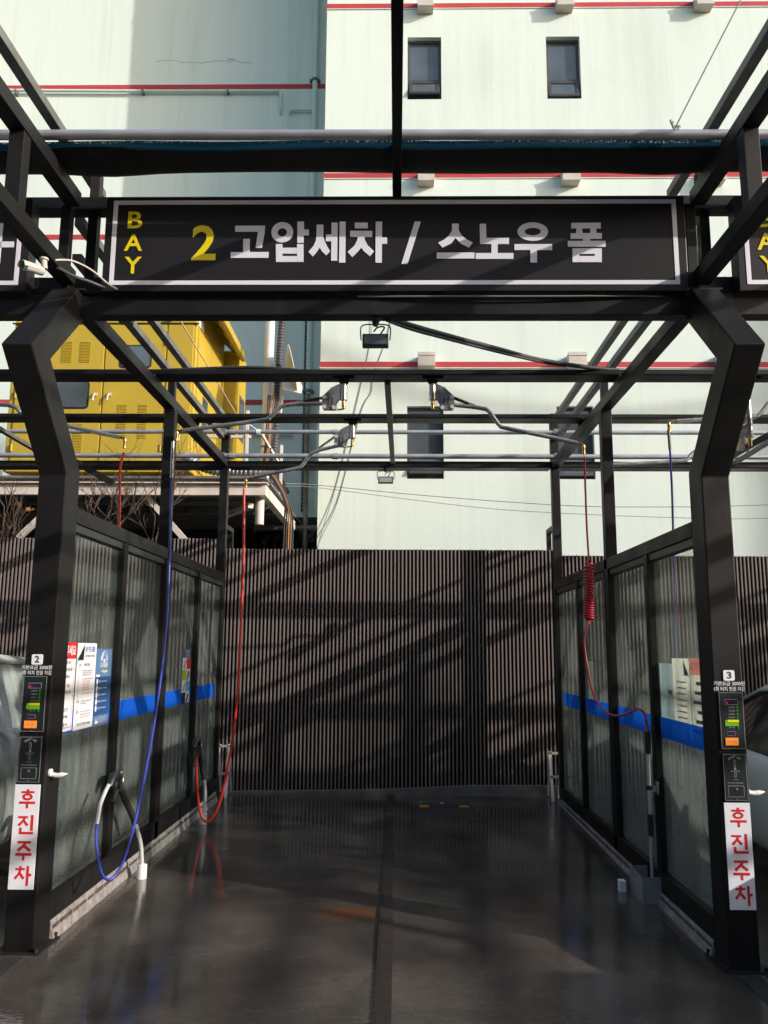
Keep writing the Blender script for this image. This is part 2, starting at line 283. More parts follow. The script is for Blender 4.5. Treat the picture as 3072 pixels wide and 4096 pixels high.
class MB:
    def __init__(s): s.v = []; s.f = []; s.sm = []
    def add(s, vs, fs, sm=False):
        n = len(s.v); s.v += [Vector(q) for q in vs]; s.f += [tuple(i+n for i in f) for f in fs]; s.sm += [sm]*len(fs); return s
    def box(s, x0, x1, y0, y1, z0, z1):
        vs = [(x, y, z) for x in (x0, x1) for y in (y0, y1) for z in (z0, z1)]
        return s.add(vs, [(0, 1, 3, 2), (4, 6, 7, 5), (0, 4, 5, 1), (2, 3, 7, 6), (0, 2, 6, 4), (1, 5, 7, 3)])
    def prism(s, poly, fn0, fn1):
        n = len(poly); vs = [fn0(*p) for p in poly]+[fn1(*p) for p in poly]
        fs = [tuple(range(n)), tuple(range(2*n-1, n-1, -1))]+[(i, i+n, (i+1) % n+n, (i+1) % n) for i in range(n)]
        return s.add(vs, fs)
    def prism_x(s, poly, x0, x1): return s.prism(poly, lambda y, z: (x0, y, z), lambda y, z: (x1, y, z))
    def prism_y(s, poly, y0, y1): return s.prism(poly, lambda x, z: (x, y0, z), lambda x, z: (x, y1, z))
    def prism_z(s, poly, z0, z1): return s.prism(poly, lambda x, y: (x, y, z0), lambda x, y: (x, y, z1))
    def bar(s, p, q, w, h, upv=(0, 0, 1)):
        p = Vector(p); q = Vector(q); d = (q-p).normalized(); u = Vector(upv); sd = d.cross(u)
        if sd.length < 1e-4: sd = d.cross(Vector((1, 0, 0)))
        sd.normalize(); u = sd.cross(d)
        c = [(-w/2, -h/2), (w/2, -h/2), (w/2, h/2), (-w/2, h/2)]
        vs = [p+sd*a+u*b for a, b in c]+[q+sd*a+u*b for a, b in c]
        return s.add(vs, [(3, 2, 1, 0), (4, 5, 6, 7), (0, 1, 5, 4), (1, 2, 6, 5), (2, 3, 7, 6), (3, 0, 4, 7)])
    def tube(s, pts, r, seg=10, rf=None, cap=True):
        P = [Vector(p) for p in pts]; n = len(P); T = []
        for i in range(n): T.append((P[min(n-1, i+1)]-P[max(0, i-1)]).normalized())
        a = T[0].orthogonal().normalized(); vs = []; fs = []
        for i in range(n):
            a = (a-T[i]*a.dot(T[i])).normalized(); b = T[i].cross(a); rr = r if rf is None else rf(i)
            for k in range(seg):
                th = 2*math.pi*k/seg; vs.append(P[i]+(a*math.cos(th)+b*math.sin(th))*rr)
        for i in range(n-1):
            for k in range(seg): fs.append((i*seg+k, i*seg+(k+1) % seg, (i+1)*seg+(k+1) % seg, (i+1)*seg+k))
        s.add(vs, fs, True)
        if cap: s.add(vs[:seg], [tuple(range(seg-1, -1, -1))]); s.add(vs[-seg:], [tuple(range(seg))])
        return s
    def cyl(s, p, q, r, seg=14): return s.tube([p, q], r, seg)
    def ring(s, c, rx, rz, ix, iz, y0, y1, seg=36):
        vs = []
        for y in (y0, y1):
            for a, b in ((rx, rz), (ix, iz)):
                vs += [(c[0]+a*math.cos(2*math.pi*k/seg), y, c[1]+b*math.sin(2*math.pi*k/seg)) for k in range(seg)]
        fs = []
        for k in range(seg):
            j = (k+1) % seg
            fs += [(k, j, seg+j, seg+k), (2*seg+k, 3*seg+k, 3*seg+j, 2*seg+j), (k, 2*seg+k, 2*seg+j, j), (seg+k, seg+j, 3*seg+j, 3*seg+k)]
        return s.add(vs, fs)
    def text(s, body, o, ux, uy, h, wd=None, off=0.0, depth=0.0, center=False):
        vs, fs, x0, x1, y0, y1 = text_mesh(body, off)
        o = Vector(o); ux = Vector(ux); uy = Vector(uy); ky = h/(y1-y0); kx = ky if wd is None else wd/(x1-x0)
        if center: o = o-ux*((x1-x0)*kx/2)
        return s.add([o+ux*((a-x0)*kx)+uy*((b-y0)*ky) for a, b in vs], fs)
    def build(s, name, mt, parent=None, loc=None, bevel=0.0, fix=True):
        org = Vector(loc) if loc is not None else (Vector(ORG[parent.name]) if parent else Vector((0, 0, 0)))
        me = bpy.data.meshes.new(name); me.from_pydata([v-org for v in s.v], [], s.f); me.update()
        if fix:
            bm = bmesh.new(); bm.from_mesh(me); bmesh.ops.recalc_face_normals(bm, faces=bm.faces); bm.to_mesh(me); bm.free()
        me.polygons.foreach_set('use_smooth', s.sm)
        me.materials.append(K[mt] if isinstance(mt, str) else mt)
        o = bpy.data.objects.new(name, me); COL.objects.link(o)
        if parent: o.parent = parent
        else: o.location = org
        ORG[o.name] = tuple(org)
        if bevel:
            b = o.modifiers.new('bevel', 'BEVEL'); b.width = bevel; b.segments = 2; b.limit_method = 'ANGLE'; b.angle_limit = R(40)
        return o
def tag(o, label, cat, group=None):
    o['label'] = label; o['category'] = cat
    if group: o['group'] = group
    return o
def thing(name, label, cat, loc, group=None):
    o = bpy.data.objects.new(name, None); COL.objects.link(o); o.location = loc; ORG[o.name] = tuple(loc)
    o.empty_display_size = .1
    return tag(o, label, cat, group)
def setting(o, kind='structure'): o['kind'] = kind; return o

# ------------------------------------------------------------------ ground, floor
def zf(x, y):
    k = max(0.0, min(1.0, 1-(y-.5)/3.5)); return -0.0135*(x+1.8)*k if -1.8 <= x <= 1.8 else (-0.0486*k if x > 0 else 0.0)
g = MB().box(-120, 120, -160, 140, -.35, -.10); setting(g.build('ground', 'ground'))
fl = MB(); xs = [-9.5, -5.6, -1.8]+[-1.8+.36*i for i in range(1, 11)]+[5.6, 9.5, 13.2]; ys = [-9, -5, -3, -1.5, -.75, 0, .5]+[.5+.5*i for i in range(1, 9)]+[5.3]
vs = [(x, y, zf(x, y)) for y in ys for x in xs]; nx = len(xs)
fl.add(vs, [(j*nx+i, j*nx+i+1, (j+1)*nx+i+1, (j+1)*nx+i) for j in range(len(ys)-1) for i in range(nx-1)], True)
n0 = len(vs); lo = [(-9.5, -9, -.12), (13.2, -9, -.12), (13.2, 5.3, -.12), (-9.5, 5.3, -.12)]
fl.add(lo, [(0, 1, 2, 3)])
setting(fl.build('bay_floor', 'floor', fix=False))
# rusty drain channel running down the middle of the slab
ch = MB(); 
for a, b in ((-6.0, 1.0), (1.0, 4.86)): ch.add([(.0, a, zf(0, a)+.006), (.062, a, zf(.06, a)+.006), (.070, b, zf(.07, b)+.006), (.0, b, zf(0, b)+.006)], [(0, 1, 2, 3)])
setting(ch.build('drain_channel', 'rust', fix=False))
lp = MB()
for y0, y1, sx in ((-6, -.3, -.004), (-.3, 1.4, -.005), (1.4, 3.1, -.004), (3.1, 4.86, -.005)):
    lp.add([(sx-.006, y0, zf(0, y0)), (sx+.003, y0, zf(0, y0)), (sx+.003, y1, zf(0, y1)), (sx-.006, y1, zf(0, y1)),
            (sx-.006, y0, zf(0, y0)+.010), (sx+.003, y0, zf(0, y0)+.010), (sx+.003, y1, zf(0, y1)+.010), (sx-.006, y1, zf(0, y1)+.010)],
           [(4, 5, 6, 7), (0, 1, 5, 4), (1, 2, 6, 5), (2, 3, 7, 6), (3, 0, 4, 7)])
setting(lp.build('drain_channel_lip', 'rust'))
# mortar kerbs with a band of brick under each glass wall
def kerb(x_in, sgn, dz):
    rng = random.Random(3+sgn); n = 60; prof = [(-.002, .101), (.006, .079), (.007, .052), (.011, .052), (.027, .0)]
    k = MB(); vs = []
    for i in range(n+1):
        y = .203+i*(4.214/n); z0 = zf(x_in, y); j1 = rng.uniform(-.002, .002); j2 = rng.uniform(-.0025, .0035)
        for q, (d, z) in enumerate(prof): vs.append((x_in+sgn*(d+(j2 if q == 4 else j1*.4)), y, (z0-.004 if q == 4 else dz+z+j1*(.7 if q else 0)+(z0-dz)*.35)))
    m_ = len(prof)
    k.add(vs, [(m_*i+q, m_*i+m_+q, m_*i+m_+q+1, m_*i+q+1) for i in range(n) for q in range(m_-1)])
    k.add([vs[q] for q in range(m_)]+[(x_in-sgn*.01, .203, zf(x_in, .2)-.01)], [tuple(range(m_+1))])
    setting(k.build('kerb', 'kerb'))
    bk = MB(); y = .22
    while y < 4.3:
        L = rng.uniform(.08, .19); z = dz+.054+(zf(x_in, y)-dz)*.35; h = rng.uniform(.014, .022); y2 = min(y+L, 4.4)
        bk.box(min(x_in+sgn*.004, x_in+sgn*.0095), max(x_in+sgn*.004, x_in+sgn*.0095), y, y2, z, z+h); y += L+rng.uniform(.01, .03)
    setting(bk.build('kerb_bricks', 'brick'))
    sk = MB().box(min(x_in-sgn*.088, x_in-sgn*.001), max(x_in-sgn*.088, x_in-sgn*.001), .203, 4.418, -.1, .099+dz); setting(sk.build('kerb_bed', 'concrete'))
    dc = MB().box(min(x_in-sgn*.02, x_in-sgn*.13), max(x_in-sgn*.02, x_in-sgn*.13), -6, -.06, -.11, zf(x_in, 0)+.004); setting(dc.build('side_drain', 'darkwall'))
kerb(-1.80, 1, 0.0); kerb(1.80, -1, -.066)
bk = MB().prism_y([(-1.84, -.03), (1.86, -.03), (1.86, .115), (.9, .108), (-.1, .058), (-1.84, .025)], 4.868, 5.06); setting(bk.build('rear_kerb', 'concrete', bevel=.006))

# ------------------------------------------------------------------ steel canopy frame (welded, one thing)
FR = thing('wash_bay_frame', 'black steel frame of the wash bays with bent front columns and overhead beams', 'steel frame', (0, 0, 0))
LINES = [(-5.64, -5.64), (-1.88, -1.845), (1.88, 1.845), (5.64, 5.64), (9.4, 9.4)]
S2 = math.sqrt(2)
for xc, xr in LINES:
    zb = zf(xc*.99, 0)-.01 if abs(xc) < 2 else -.06
    poly = [(0, zb), (0, 2.546), (-.5607, 3.1165), (-.017, 3.662), (.25, 3.662), (-.315, 3.122), (.2, 2.603), (.2, zb)]
    MB().prism_x(poly, xc-.08, xc+.08).build('column', 'steel', FR, bevel=.008)
    p = MB().box(xc-.12, xc+.12, -.03, .25, zb, zb+.018)
    for bx in (-.1, .1):
        for by in (0.0-.015, .235): p.cyl((xc+bx, by, zb+.018), (xc+bx, by, zb+.04), .012, 8)
    p.build('base_plate', 'steel2', FR)
    MB().box(xr-.045, xr+.045, 2.17, 2.26, zb, 3.57).build('post', 'steel', FR, bevel=.004)
    MB().box(xr-.03, xr+.03, 2.18, 2.24, 3.665, 3.898).build('post', 'steel', FR, bevel=.003)
    MB().box(xr-.045, xr+.045, 4.42, 4.51, zb, 4.2).build('post', 'steel', FR, bevel=.004)
    MB().box(xr-.045, xr+.045, .255, 4.418, 3.575, 3.663).build('side_rail', 'steel', FR, bevel=.004)
    MB().box(xc-.03, xc+.03, .12, 4.418, 3.90, 3.955).build('side_rail', 'grey_steel', FR, bevel=.003)
    MB().box(xc-.03, xc+.03, .12, 4.418, 4.14, 4.195).build('side_rail', 'grey_steel', FR, bevel=.003)
    # forward arms of the canopy
    MB().box(xc-.045, xc+.045, -6.2, .02, 3.70, 3.79).build('canopy_chord', 'steel', FR, bevel=.004)
    MB().box(xc-.045, xc+.045, -6.2, .02, 4.205, 4.295).build('canopy_chord', 'steel', FR, bevel=.004)
    MB().box(xc-.03, xc+.03, -6.2, .45, 4.505, 4.56).build('canopy_chord', 'grey_steel', FR, bevel=.003)
    for yy in (-.74, -2.4, -4.1, -5.8): MB().box(xc-.04, xc+.04, yy, yy+.08, 3.792, 4.203).build('strut', 'steel', FR, bevel=.003)
    MB().box(xc-.075, xc-.015, .02, .08, 3.664, 4.22).build('mast', 'steel', FR, bevel=.003)
    MB().box(xc+.05, xc+.11, .125, .185, 3.664, 4.5).build('mast', 'steel2', FR, bevel=.003)
    MB().box(xc+.15, xc+.235, .46, .54, 3.664, 4.5).build('mast', 'grey_steel', FR, bevel=.003)
    b = MB().bar((xr, 4.51, 2.93), (xr, 4.97, 2.93), .05, .05).bar((xr, 4.945, 2.905), (xr, 4.945, 2.5), .05, .05, (0, 1, 0)); b.build('fence_bracket', 'steel', FR)
for y0, y1, z0, z1 in ((1.541, 1.735, 3.668, 3.715), (2.83, 3.025, 3.69, 3.733), (4.42-.012, 4.60, 3.574, 3.646)):
    for x0, x1 in (((-9.4, -1.89), (-1.80, 1.80), (1.89, 13.2)) if y0 > 4 else ((-9.4, 13.2),)):
        MB().box(x0, x1, y0, y1, z0 if y0 < 4 else z0-.001, z1).build('cross_beam', 'steel', FR, bevel=.01)
MB().box(-9.4, 13.2, .085, .185, 4.225, 4.312).build('sign_rail', 'steel', FR, bevel=.004)
MB().box(-9.4, 13.2, .085, .150, 3.68, 3.785).build('sign_rail', 'steel', FR, bevel=.004)
MB().box(-9.4, 13.2, .03, .13, 3.52, 3.638).build('cross_beam', 'steel', FR, bevel=.006)
MB().box(-9.4, 13.2, -6.3, -6.2, 3.70, 4.30).build('cross_beam', 'steel', FR)
for xc in (-3.68, .08, 3.84, 7.6): MB().box(xc-.027, xc+.027, -6.2, .083, 4.29, 4.365).build('rafter', 'steel', FR, bevel=.003)
for xc in (-3.72, -.022+.06, 3.8, 7.5):
    MB().bar((xc-.03, 1.736, 3.668), (xc+.0, 4.43, 3.62), .05, .035).build('tie_bar', 'grey_steel', FR)
for xc, xr in LINES:
    s_ = 1 if xc < 0 else -1
    for (y0, y1, z) in ((1.541, 1.735, 3.668), (2.83, 3.025, 3.69)):
        for sx in (-1, 1):
            if z > 3.68: MB().box(xr-.05, xr+.05, y0+.02, y1-.02, 3.6635, 3.6895).build('packing_plate', 'steel2', FR)
            MB().tube([(xr+sx*.046, y0, z-.002), (xr+sx*.047, (y0+y1)/2, z-.003), (xr+sx*.046, y1, z-.002)], .004, 6).build('weld_bead', 'grey_steel', FR)
    for y in (2.17, 2.26): MB().tube([(xr-.045, y, 3.571), (xr+.045, y, 3.571)], .0045, 6).build('weld_bead', 'grey_steel', FR)
    MB().box(xc-.11, xc+.11, .0, .026, 3.664, 3.676).build('joint_plate', 'steel2', FR)
# oblique brace tubes seen in the side bays
MB().bar((-3.3, 2.9, 3.50), (-2.55, 2.9, 3.08), .05, .06).build('brace', 'steel2', FR)
MB().bar((2.9, 2.9, 3.20), (3.75, 2.9, 3.68), .05, .06).build('brace', 'steel2', FR)

# ------------------------------------------------------------------ glass partition walls
kL = (1.829+.0853)/(1.8+.0853)
def pY(y, k): return -4.607+(y+4.607)*k
def pZ(z, k): return 1.568+(z-1.568)*k
def partition(xr, side, dz, label):
    t = thing('glass_partition', label, 'glass wall', (xr, .2, dz), 'glass partition walls between the wash bays')
    x0, x1 = xr-.045, xr+.045; y0 = .202; y1 = 4.418
    MB().box(x0, x1, y0, y1, 2.296+dz, 2.386+dz).build('top_rail', 'steel', t, bevel=.004)
    MB().box(x0, x1, y0, y1, .101+dz, .23+dz).build('bottom_rail', 'steel', t, bevel=.004)
    MB().box(x0+.012, x1-.012, y0, y1, 2.25+dz, 2.295+dz).build('glazing_bead', 'black', t)
    ms = [(1.085, 1.165), (3.30, 3.375)]
    for a, b in ms: MB().box(x0, x1, a, b, .231+dz, 2.295+dz).build('mullion', 'steel', t, bevel=.004)
    MB().box(x0-.002, x1+.002, 2.145, 2.168, .231+dz, 2.295+dz).build('mullion', 'steel', t, bevel=.002)
    MB().box(x0-.002, x1+.002, 2.262, 2.285, .231+dz, 2.295+dz).build('mullion', 'steel', t, bevel=.002)
    spans = [(y0, 1.085), (1.165, 2.145), (2.285, 3.30), (3.375, y1)]
    for a, b in spans:
        MB().box(xr-.003, xr+.003, a, b, .225+dz, 2.25+dz).build('glass_pane', 'glass', t)
        if side:
            xs_ = xr+side*.0042
            y_a, y_b = a+.004, b-(.004 if b < 4 else .08); MB().add([(xs_, y_a, 1.079+dz), (xs_, y_b, 1.079+dz), (xs_, y_b, 1.212+dz), (xs_, y_a, 1.212+dz)], [(0, 1, 2, 3)]).build('blue_stripe', 'blue', t)
    return t
partition(-1.845, 1, 0.0, 'hazy wet glass wall with three posters by the column numbered 2')
partition(1.845, -1, -.068, 'hazy wet glass wall behind the upright foam lance and steel floor box')
partition(-5.64, 0, 0.0, 'glass wall of the next bay, mostly hidden behind the column numbered 2')
partition(5.64, 0, -.068, 'glass wall of the far bay beyond the silver car')

# ------------------------------------------------------------------ rear fence of ribbed sheets
def fence(x0, x1, zt, z0, label, yf=4.90, jag=0.004, ph=0.0):
    t = thing('ribbed_fence', label, 'fence', ((x0+x1)/2, yf, 0), 'ribbed rear fence sections')
    MB().box(x0, x1, yf+.026, yf+.032, z0, zt-.002).build('sheet', 'darkbrown', t)
    r = MB(); x = x0+.004+ph; rng = random.Random(int(x0*10))
    while x < x1-.02:
        top = zt+rng.uniform(-jag, jag)
        r.prism_z([(x+.001, yf+.001), (x+.002, yf), (x+.0165, yf), (x+.0175, yf+.001), (x+.016, yf+.0255), (x+.003, yf+.0255)], z0, top); x += .0434
    r.build('corrugation', 'taupe', t)
    sc_ = MB(); x = x0+.012+ph
    for i in range(int((x1-x0)/.0434)):
        if i % 4 == 2 and abs(x) < 5:
            for z in (zt-.20, zt-1.25, .22):
                zz_ = z+rng.uniform(-.012, .012); sc_.cyl((x-.003, yf+.001, zz_), (x-.003, yf-.003, zz_), .0045, 7)
        x += .0434
    sc_.build('screw', 'stain', t)
    MB().box(x0, x1, yf+.033, yf+.08, zt-.25, zt-.19).build('back_rail', 'steel2', t)
    return t
fence(-1.90, 1.90, 2.717, .02, 'wide dark ribbed metal fence across the back of the middle bay')
fence(-9.2, -1.902, 2.835, .0, 'ribbed fence under the yellow cabinet platform behind the left glass wall', ph=.01)
fence(1.902, 9.4, 2.655, .0, 'ribbed fence behind the silver car and the right glass wall', ph=.02)

# ------------------------------------------------------------------ bay signs
SIGN= [[(-0.884,4.06),(-0.706,4.06),(-0.707,4.017),(-0.721,3.919),(-0.758,3.919),(-0.747,4.022),(-0.883,4.022)],[(-0.833,3.976),(-0.794,3.976),(-0.793,3.891),(-0.832,3.891)],[(-0.905,3.892),(-0.68,3.892),(-0.68,3.855),(-0.904,3.855)],[(-0.513,4.086),(-0.474,4.086),(-0.473,4.035),(-0.444,4.035),(-0.444,3.997),(-0.474,3.997),(-0.473,3.95),(-0.511,3.95)],[(-0.638,3.942),(-0.599,3.942),(-0.596,3.829),(-0.634,3.829)],[(-0.512,3.941),(-0.474,3.941),(-0.471,3.829),(-0.509,3.829)],[(-0.598,3.919),(-0.511,3.919),(-0.51,3.881),(-0.598,3.882)],[(-0.597,3.866),(-0.51,3.866),(-0.509,3.829),(-0.596,3.829)],[(-0.398,4.066),(-0.358,4.065),(-0.357,3.99),(-0.346,3.956),(-0.331,3.924),(-0.315,3.897),(-0.338,3.871),(-0.363,3.896),(-0.377,3.921),(-0.39,3.899),(-0.417,3.864),(-0.443,3.893),(-0.414,3.93),(-0.401,3.962),(-0.398,3.991)],[(-0.341,4.003),(-0.308,4.003),(-0.307,3.96),(-0.341,3.96)],[(-0.309,4.078),(-0.273,4.078),(-0.272,3.836),(-0.308,3.836)],[(-0.261,4.084),(-0.225,4.084),(-0.224,3.824),(-0.261,3.824)],[(-0.171,4.078),(-0.094,4.078),(-0.093,4.042),(-0.17,4.042)],[(-0.198,4.026),(-0.066,4.025),(-0.066,3.987),(-0.198,3.988)],[(-0.151,3.988),(-0.112,3.987),(-0.109,3.965),(-0.092,3.933),(-0.055,3.896),(-0.079,3.865),(-0.113,3.895),(-0.131,3.92),(-0.148,3.898),(-0.183,3.86),(-0.211,3.892),(-0.172,3.93),(-0.155,3.965)],[(-0.046,4.084),(-0.008,4.084),(-0.008,3.983),(0.022,3.983),(0.023,3.943),(-0.008,3.943),(-0.008,3.823),(-0.046,3.824)],[(0.186,4.084),(0.222,4.084),(0.143,3.815),(0.107,3.815)],[(0.407,4.07),(0.448,4.07),(0.447,4.027),(0.465,3.993),(0.493,3.969),(0.529,3.95),(0.505,3.918),(0.457,3.945),(0.427,3.98),(0.401,3.945),(0.35,3.918),(0.325,3.949),(0.361,3.969),(0.387,3.993),(0.407,4.027)],[(0.316,3.887),(0.539,3.887),(0.538,3.849),(0.316,3.849)],[(0.572,4.069),(0.609,4.069),(0.61,3.979),(0.744,3.979),(0.743,3.94),(0.572,3.941)],[(0.639,3.941),(0.676,3.94),(0.675,3.883),(0.638,3.883)],[(0.546,3.883),(0.768,3.883),(0.767,3.846),(0.545,3.846)],[(0.775,3.939),(0.997,3.939),(0.996,3.901),(0.774,3.902)],[(0.868,3.901),(0.907,3.901),(0.905,3.823),(0.866,3.823)],[(1.114,4.074),(1.288,4.074),(1.287,4.038),(1.113,4.039)],[(1.144,4.039),(1.176,4.038),(1.179,4.008),(1.14,4.008)],[(1.225,4.038),(1.26,4.038),(1.261,4.008),(1.224,4.008)],[(1.108,4.008),(1.293,4.008),(1.291,3.972),(1.107,3.972)],[(1.179,3.972),(1.223,3.972),(1.222,3.959),(1.178,3.959)],[(1.09,3.959),(1.312,3.959),(1.311,3.921),(1.089,3.922)],[(1.116,3.912),(1.157,3.912),(1.154,3.825),(1.114,3.825)],[(1.247,3.912),(1.288,3.912),(1.285,3.825),(1.244,3.825)],[(1.157,3.912),(1.247,3.912),(1.246,3.877),(1.156,3.877)],[(1.155,3.863),(1.245,3.863),(1.244,3.825),(1.154,3.825)]]
def bay_sign(x0, x1, label, draw=None):
    t = thing('bay_sign', label, 'sign', ((x0+x1)/2, .03, 3.65), 'long signs over the wash bays')
    MB().box(x0, x1, -.018, .083, 3.648, 4.248).build('sign_box', 'signface', t, bevel=.004)
    a, b, c, d = x0+.045, x1-.05, 3.687, 4.224; y0, y1 = -.0215, -.0175; f = MB(); wd = .026
    f.box(a, b, y0, y1, c, c+wd).box(a, b, y0, y1, d-wd, d).box(a, a+wd, y0, y1, c+wd, d-wd).box(b-wd, b, y0, y1, c+wd, d-wd)
    f.build('border', 'signwhite', t)
    if draw: draw(t, x0)
    return t
def lay(mb, polys, y0=-.0222, dx=0, dz=0):
    for i, p in enumerate(polys): mb.prism_y([(x+dx, z+dz) for x, z in p], y0-.00025*(i % 6), -.0175)
def bay_word(mb, x0):
    for ch_, xa, xb, za, zb in (('B', .131, .219, 4.044, 4.153), ('A', .117, .226, 3.901, 4.007), ('Y', .125, .227, 3.757, 3.863)):
        mb.text(ch_, (x0+xa, -.0225, za), (1, 0, 0), (0, 0, 1), zb-za, xb-xa, off=.018)
def draw2(t, x0):
    l = MB(); lay(l, SIGN); l.ring((-.602, 4.018), .065, .065, .028, .027, -.0222, -.0175); l.ring((.885, 4.019), .09, .059, .048, .024, -.0222, -.0175)
    l.build('lettering', 'signwhite', t)
    y = MB(); bay_word(y, -1.66); y.build('yellow_lettering', 'yellowlet', t); MB().text('2', (-1.139, -.0225, 3.84), (1, 0, 0), (0, 0, 1), .224, .145, off=.022).build('numeral', 'yellowlet', t)
def draw3(t, x0):
    y = MB(); bay_word(y, x0); y.build('yellow_lettering', 'yellowlet', t); MB().text('3', (x0+.52, -.0225, 3.84), (1, 0, 0), (0, 0, 1), .224, .145, off=.022).build('numeral', 'yellowlet', t)
    l = MB(); lay(l, SIGN, dx=3.76)
    l.ring((-.602+3.76, 4.018), .065, .065, .028, .027, -.0222, -.0175); l.ring((.885+3.76, 4.019), .09, .059, .048, .024, -.0222, -.0175); l.build('lettering', 'signwhite', t)
def draw1(t, x0):
    l = MB(); l.box(-2.285, -2.205, -.0222, -.0175, 3.925, 3.962).box(-2.315, -2.28, -.0222, -.0175, 3.82, 4.08); l.build('lettering', 'signwhite', t)
bay_sign(-1.665, 1.787, 'long dark sign reading BAY 2 in yellow with white Korean lettering', draw2)
bay_sign(-5.56, -2.112, 'dark white-bordered sign cut by the left edge, beside the surveillance camera', draw1)
bay_sign(2.082, 5.535, 'dark sign cut by the right edge, showing only the yellow letters BAY', draw3)
bay_sign(5.86, 9.30, 'dark bordered sign over the fourth bay outside the picture')
bay_sign(9.62, 13.06, 'dark bordered sign over the fifth bay outside the picture')

# ------------------------------------------------------------------ pay stations and plates on the columns
HU = [[(.42, 0), (.58, 0), (.58, .11), (.42, .11)], [(.1, .1), (.9, .1), (.9, .21), (.1, .21)], [(0, .64), (1, .64), (1, .77), (0, .77)], [(.43, .76), (.58, .76), (.58, 1), (.43, 1)]]
JIN = [[(0, .06), (.62, .06), (.62, .17), (0, .17)], [(.33, .16), (.5, .16), (.40, .32), (.12, .6), (0, .5), (.25, .30)], [(.30, .32), (.42, .25), (.68, .5), (.56, .6)], [(.8, 0), (.97, 0), (.97, .82), (.8, .82)], [(.12, .66), (.28, .66), (.28, .87), (.12, .87)], [(.12, .87), (1, .87), (1, 1), (.12, 1)]]
JU = [[(.08, 0), (.92, 0), (.92, .13), (.08, .13)], [(.48, .12), (.66, .12), (.52, .28), (.2, .56), (.06, .45), (.36, .24)], [(.45, .3), (.57, .21), (.95, .45), (.83, .56)], [(0, .62), (1, .62), (1, .76), (0, .76)], [(.43, .75), (.58, .75), (.58, 1), (.43, 1)]]
CHA = [[(.3, 0), (.46, 0), (.46, .11), (.3, .11)], [(.06, .1), (.66, .1), (.66, .21), (.06, .21)], [(.3, .2), (.46, .2), (.36, .42), (.12, .7), (0, .6), (.24, .38)], [(.28, .38), (.4, .3), (.68, .6), (.56, .7)], [(.76, 0), (.92, 0), (.92, 1), (.76, 1)], [(.915, .38), (1.08, .38), (1.08, .52), (.915, .52)]]
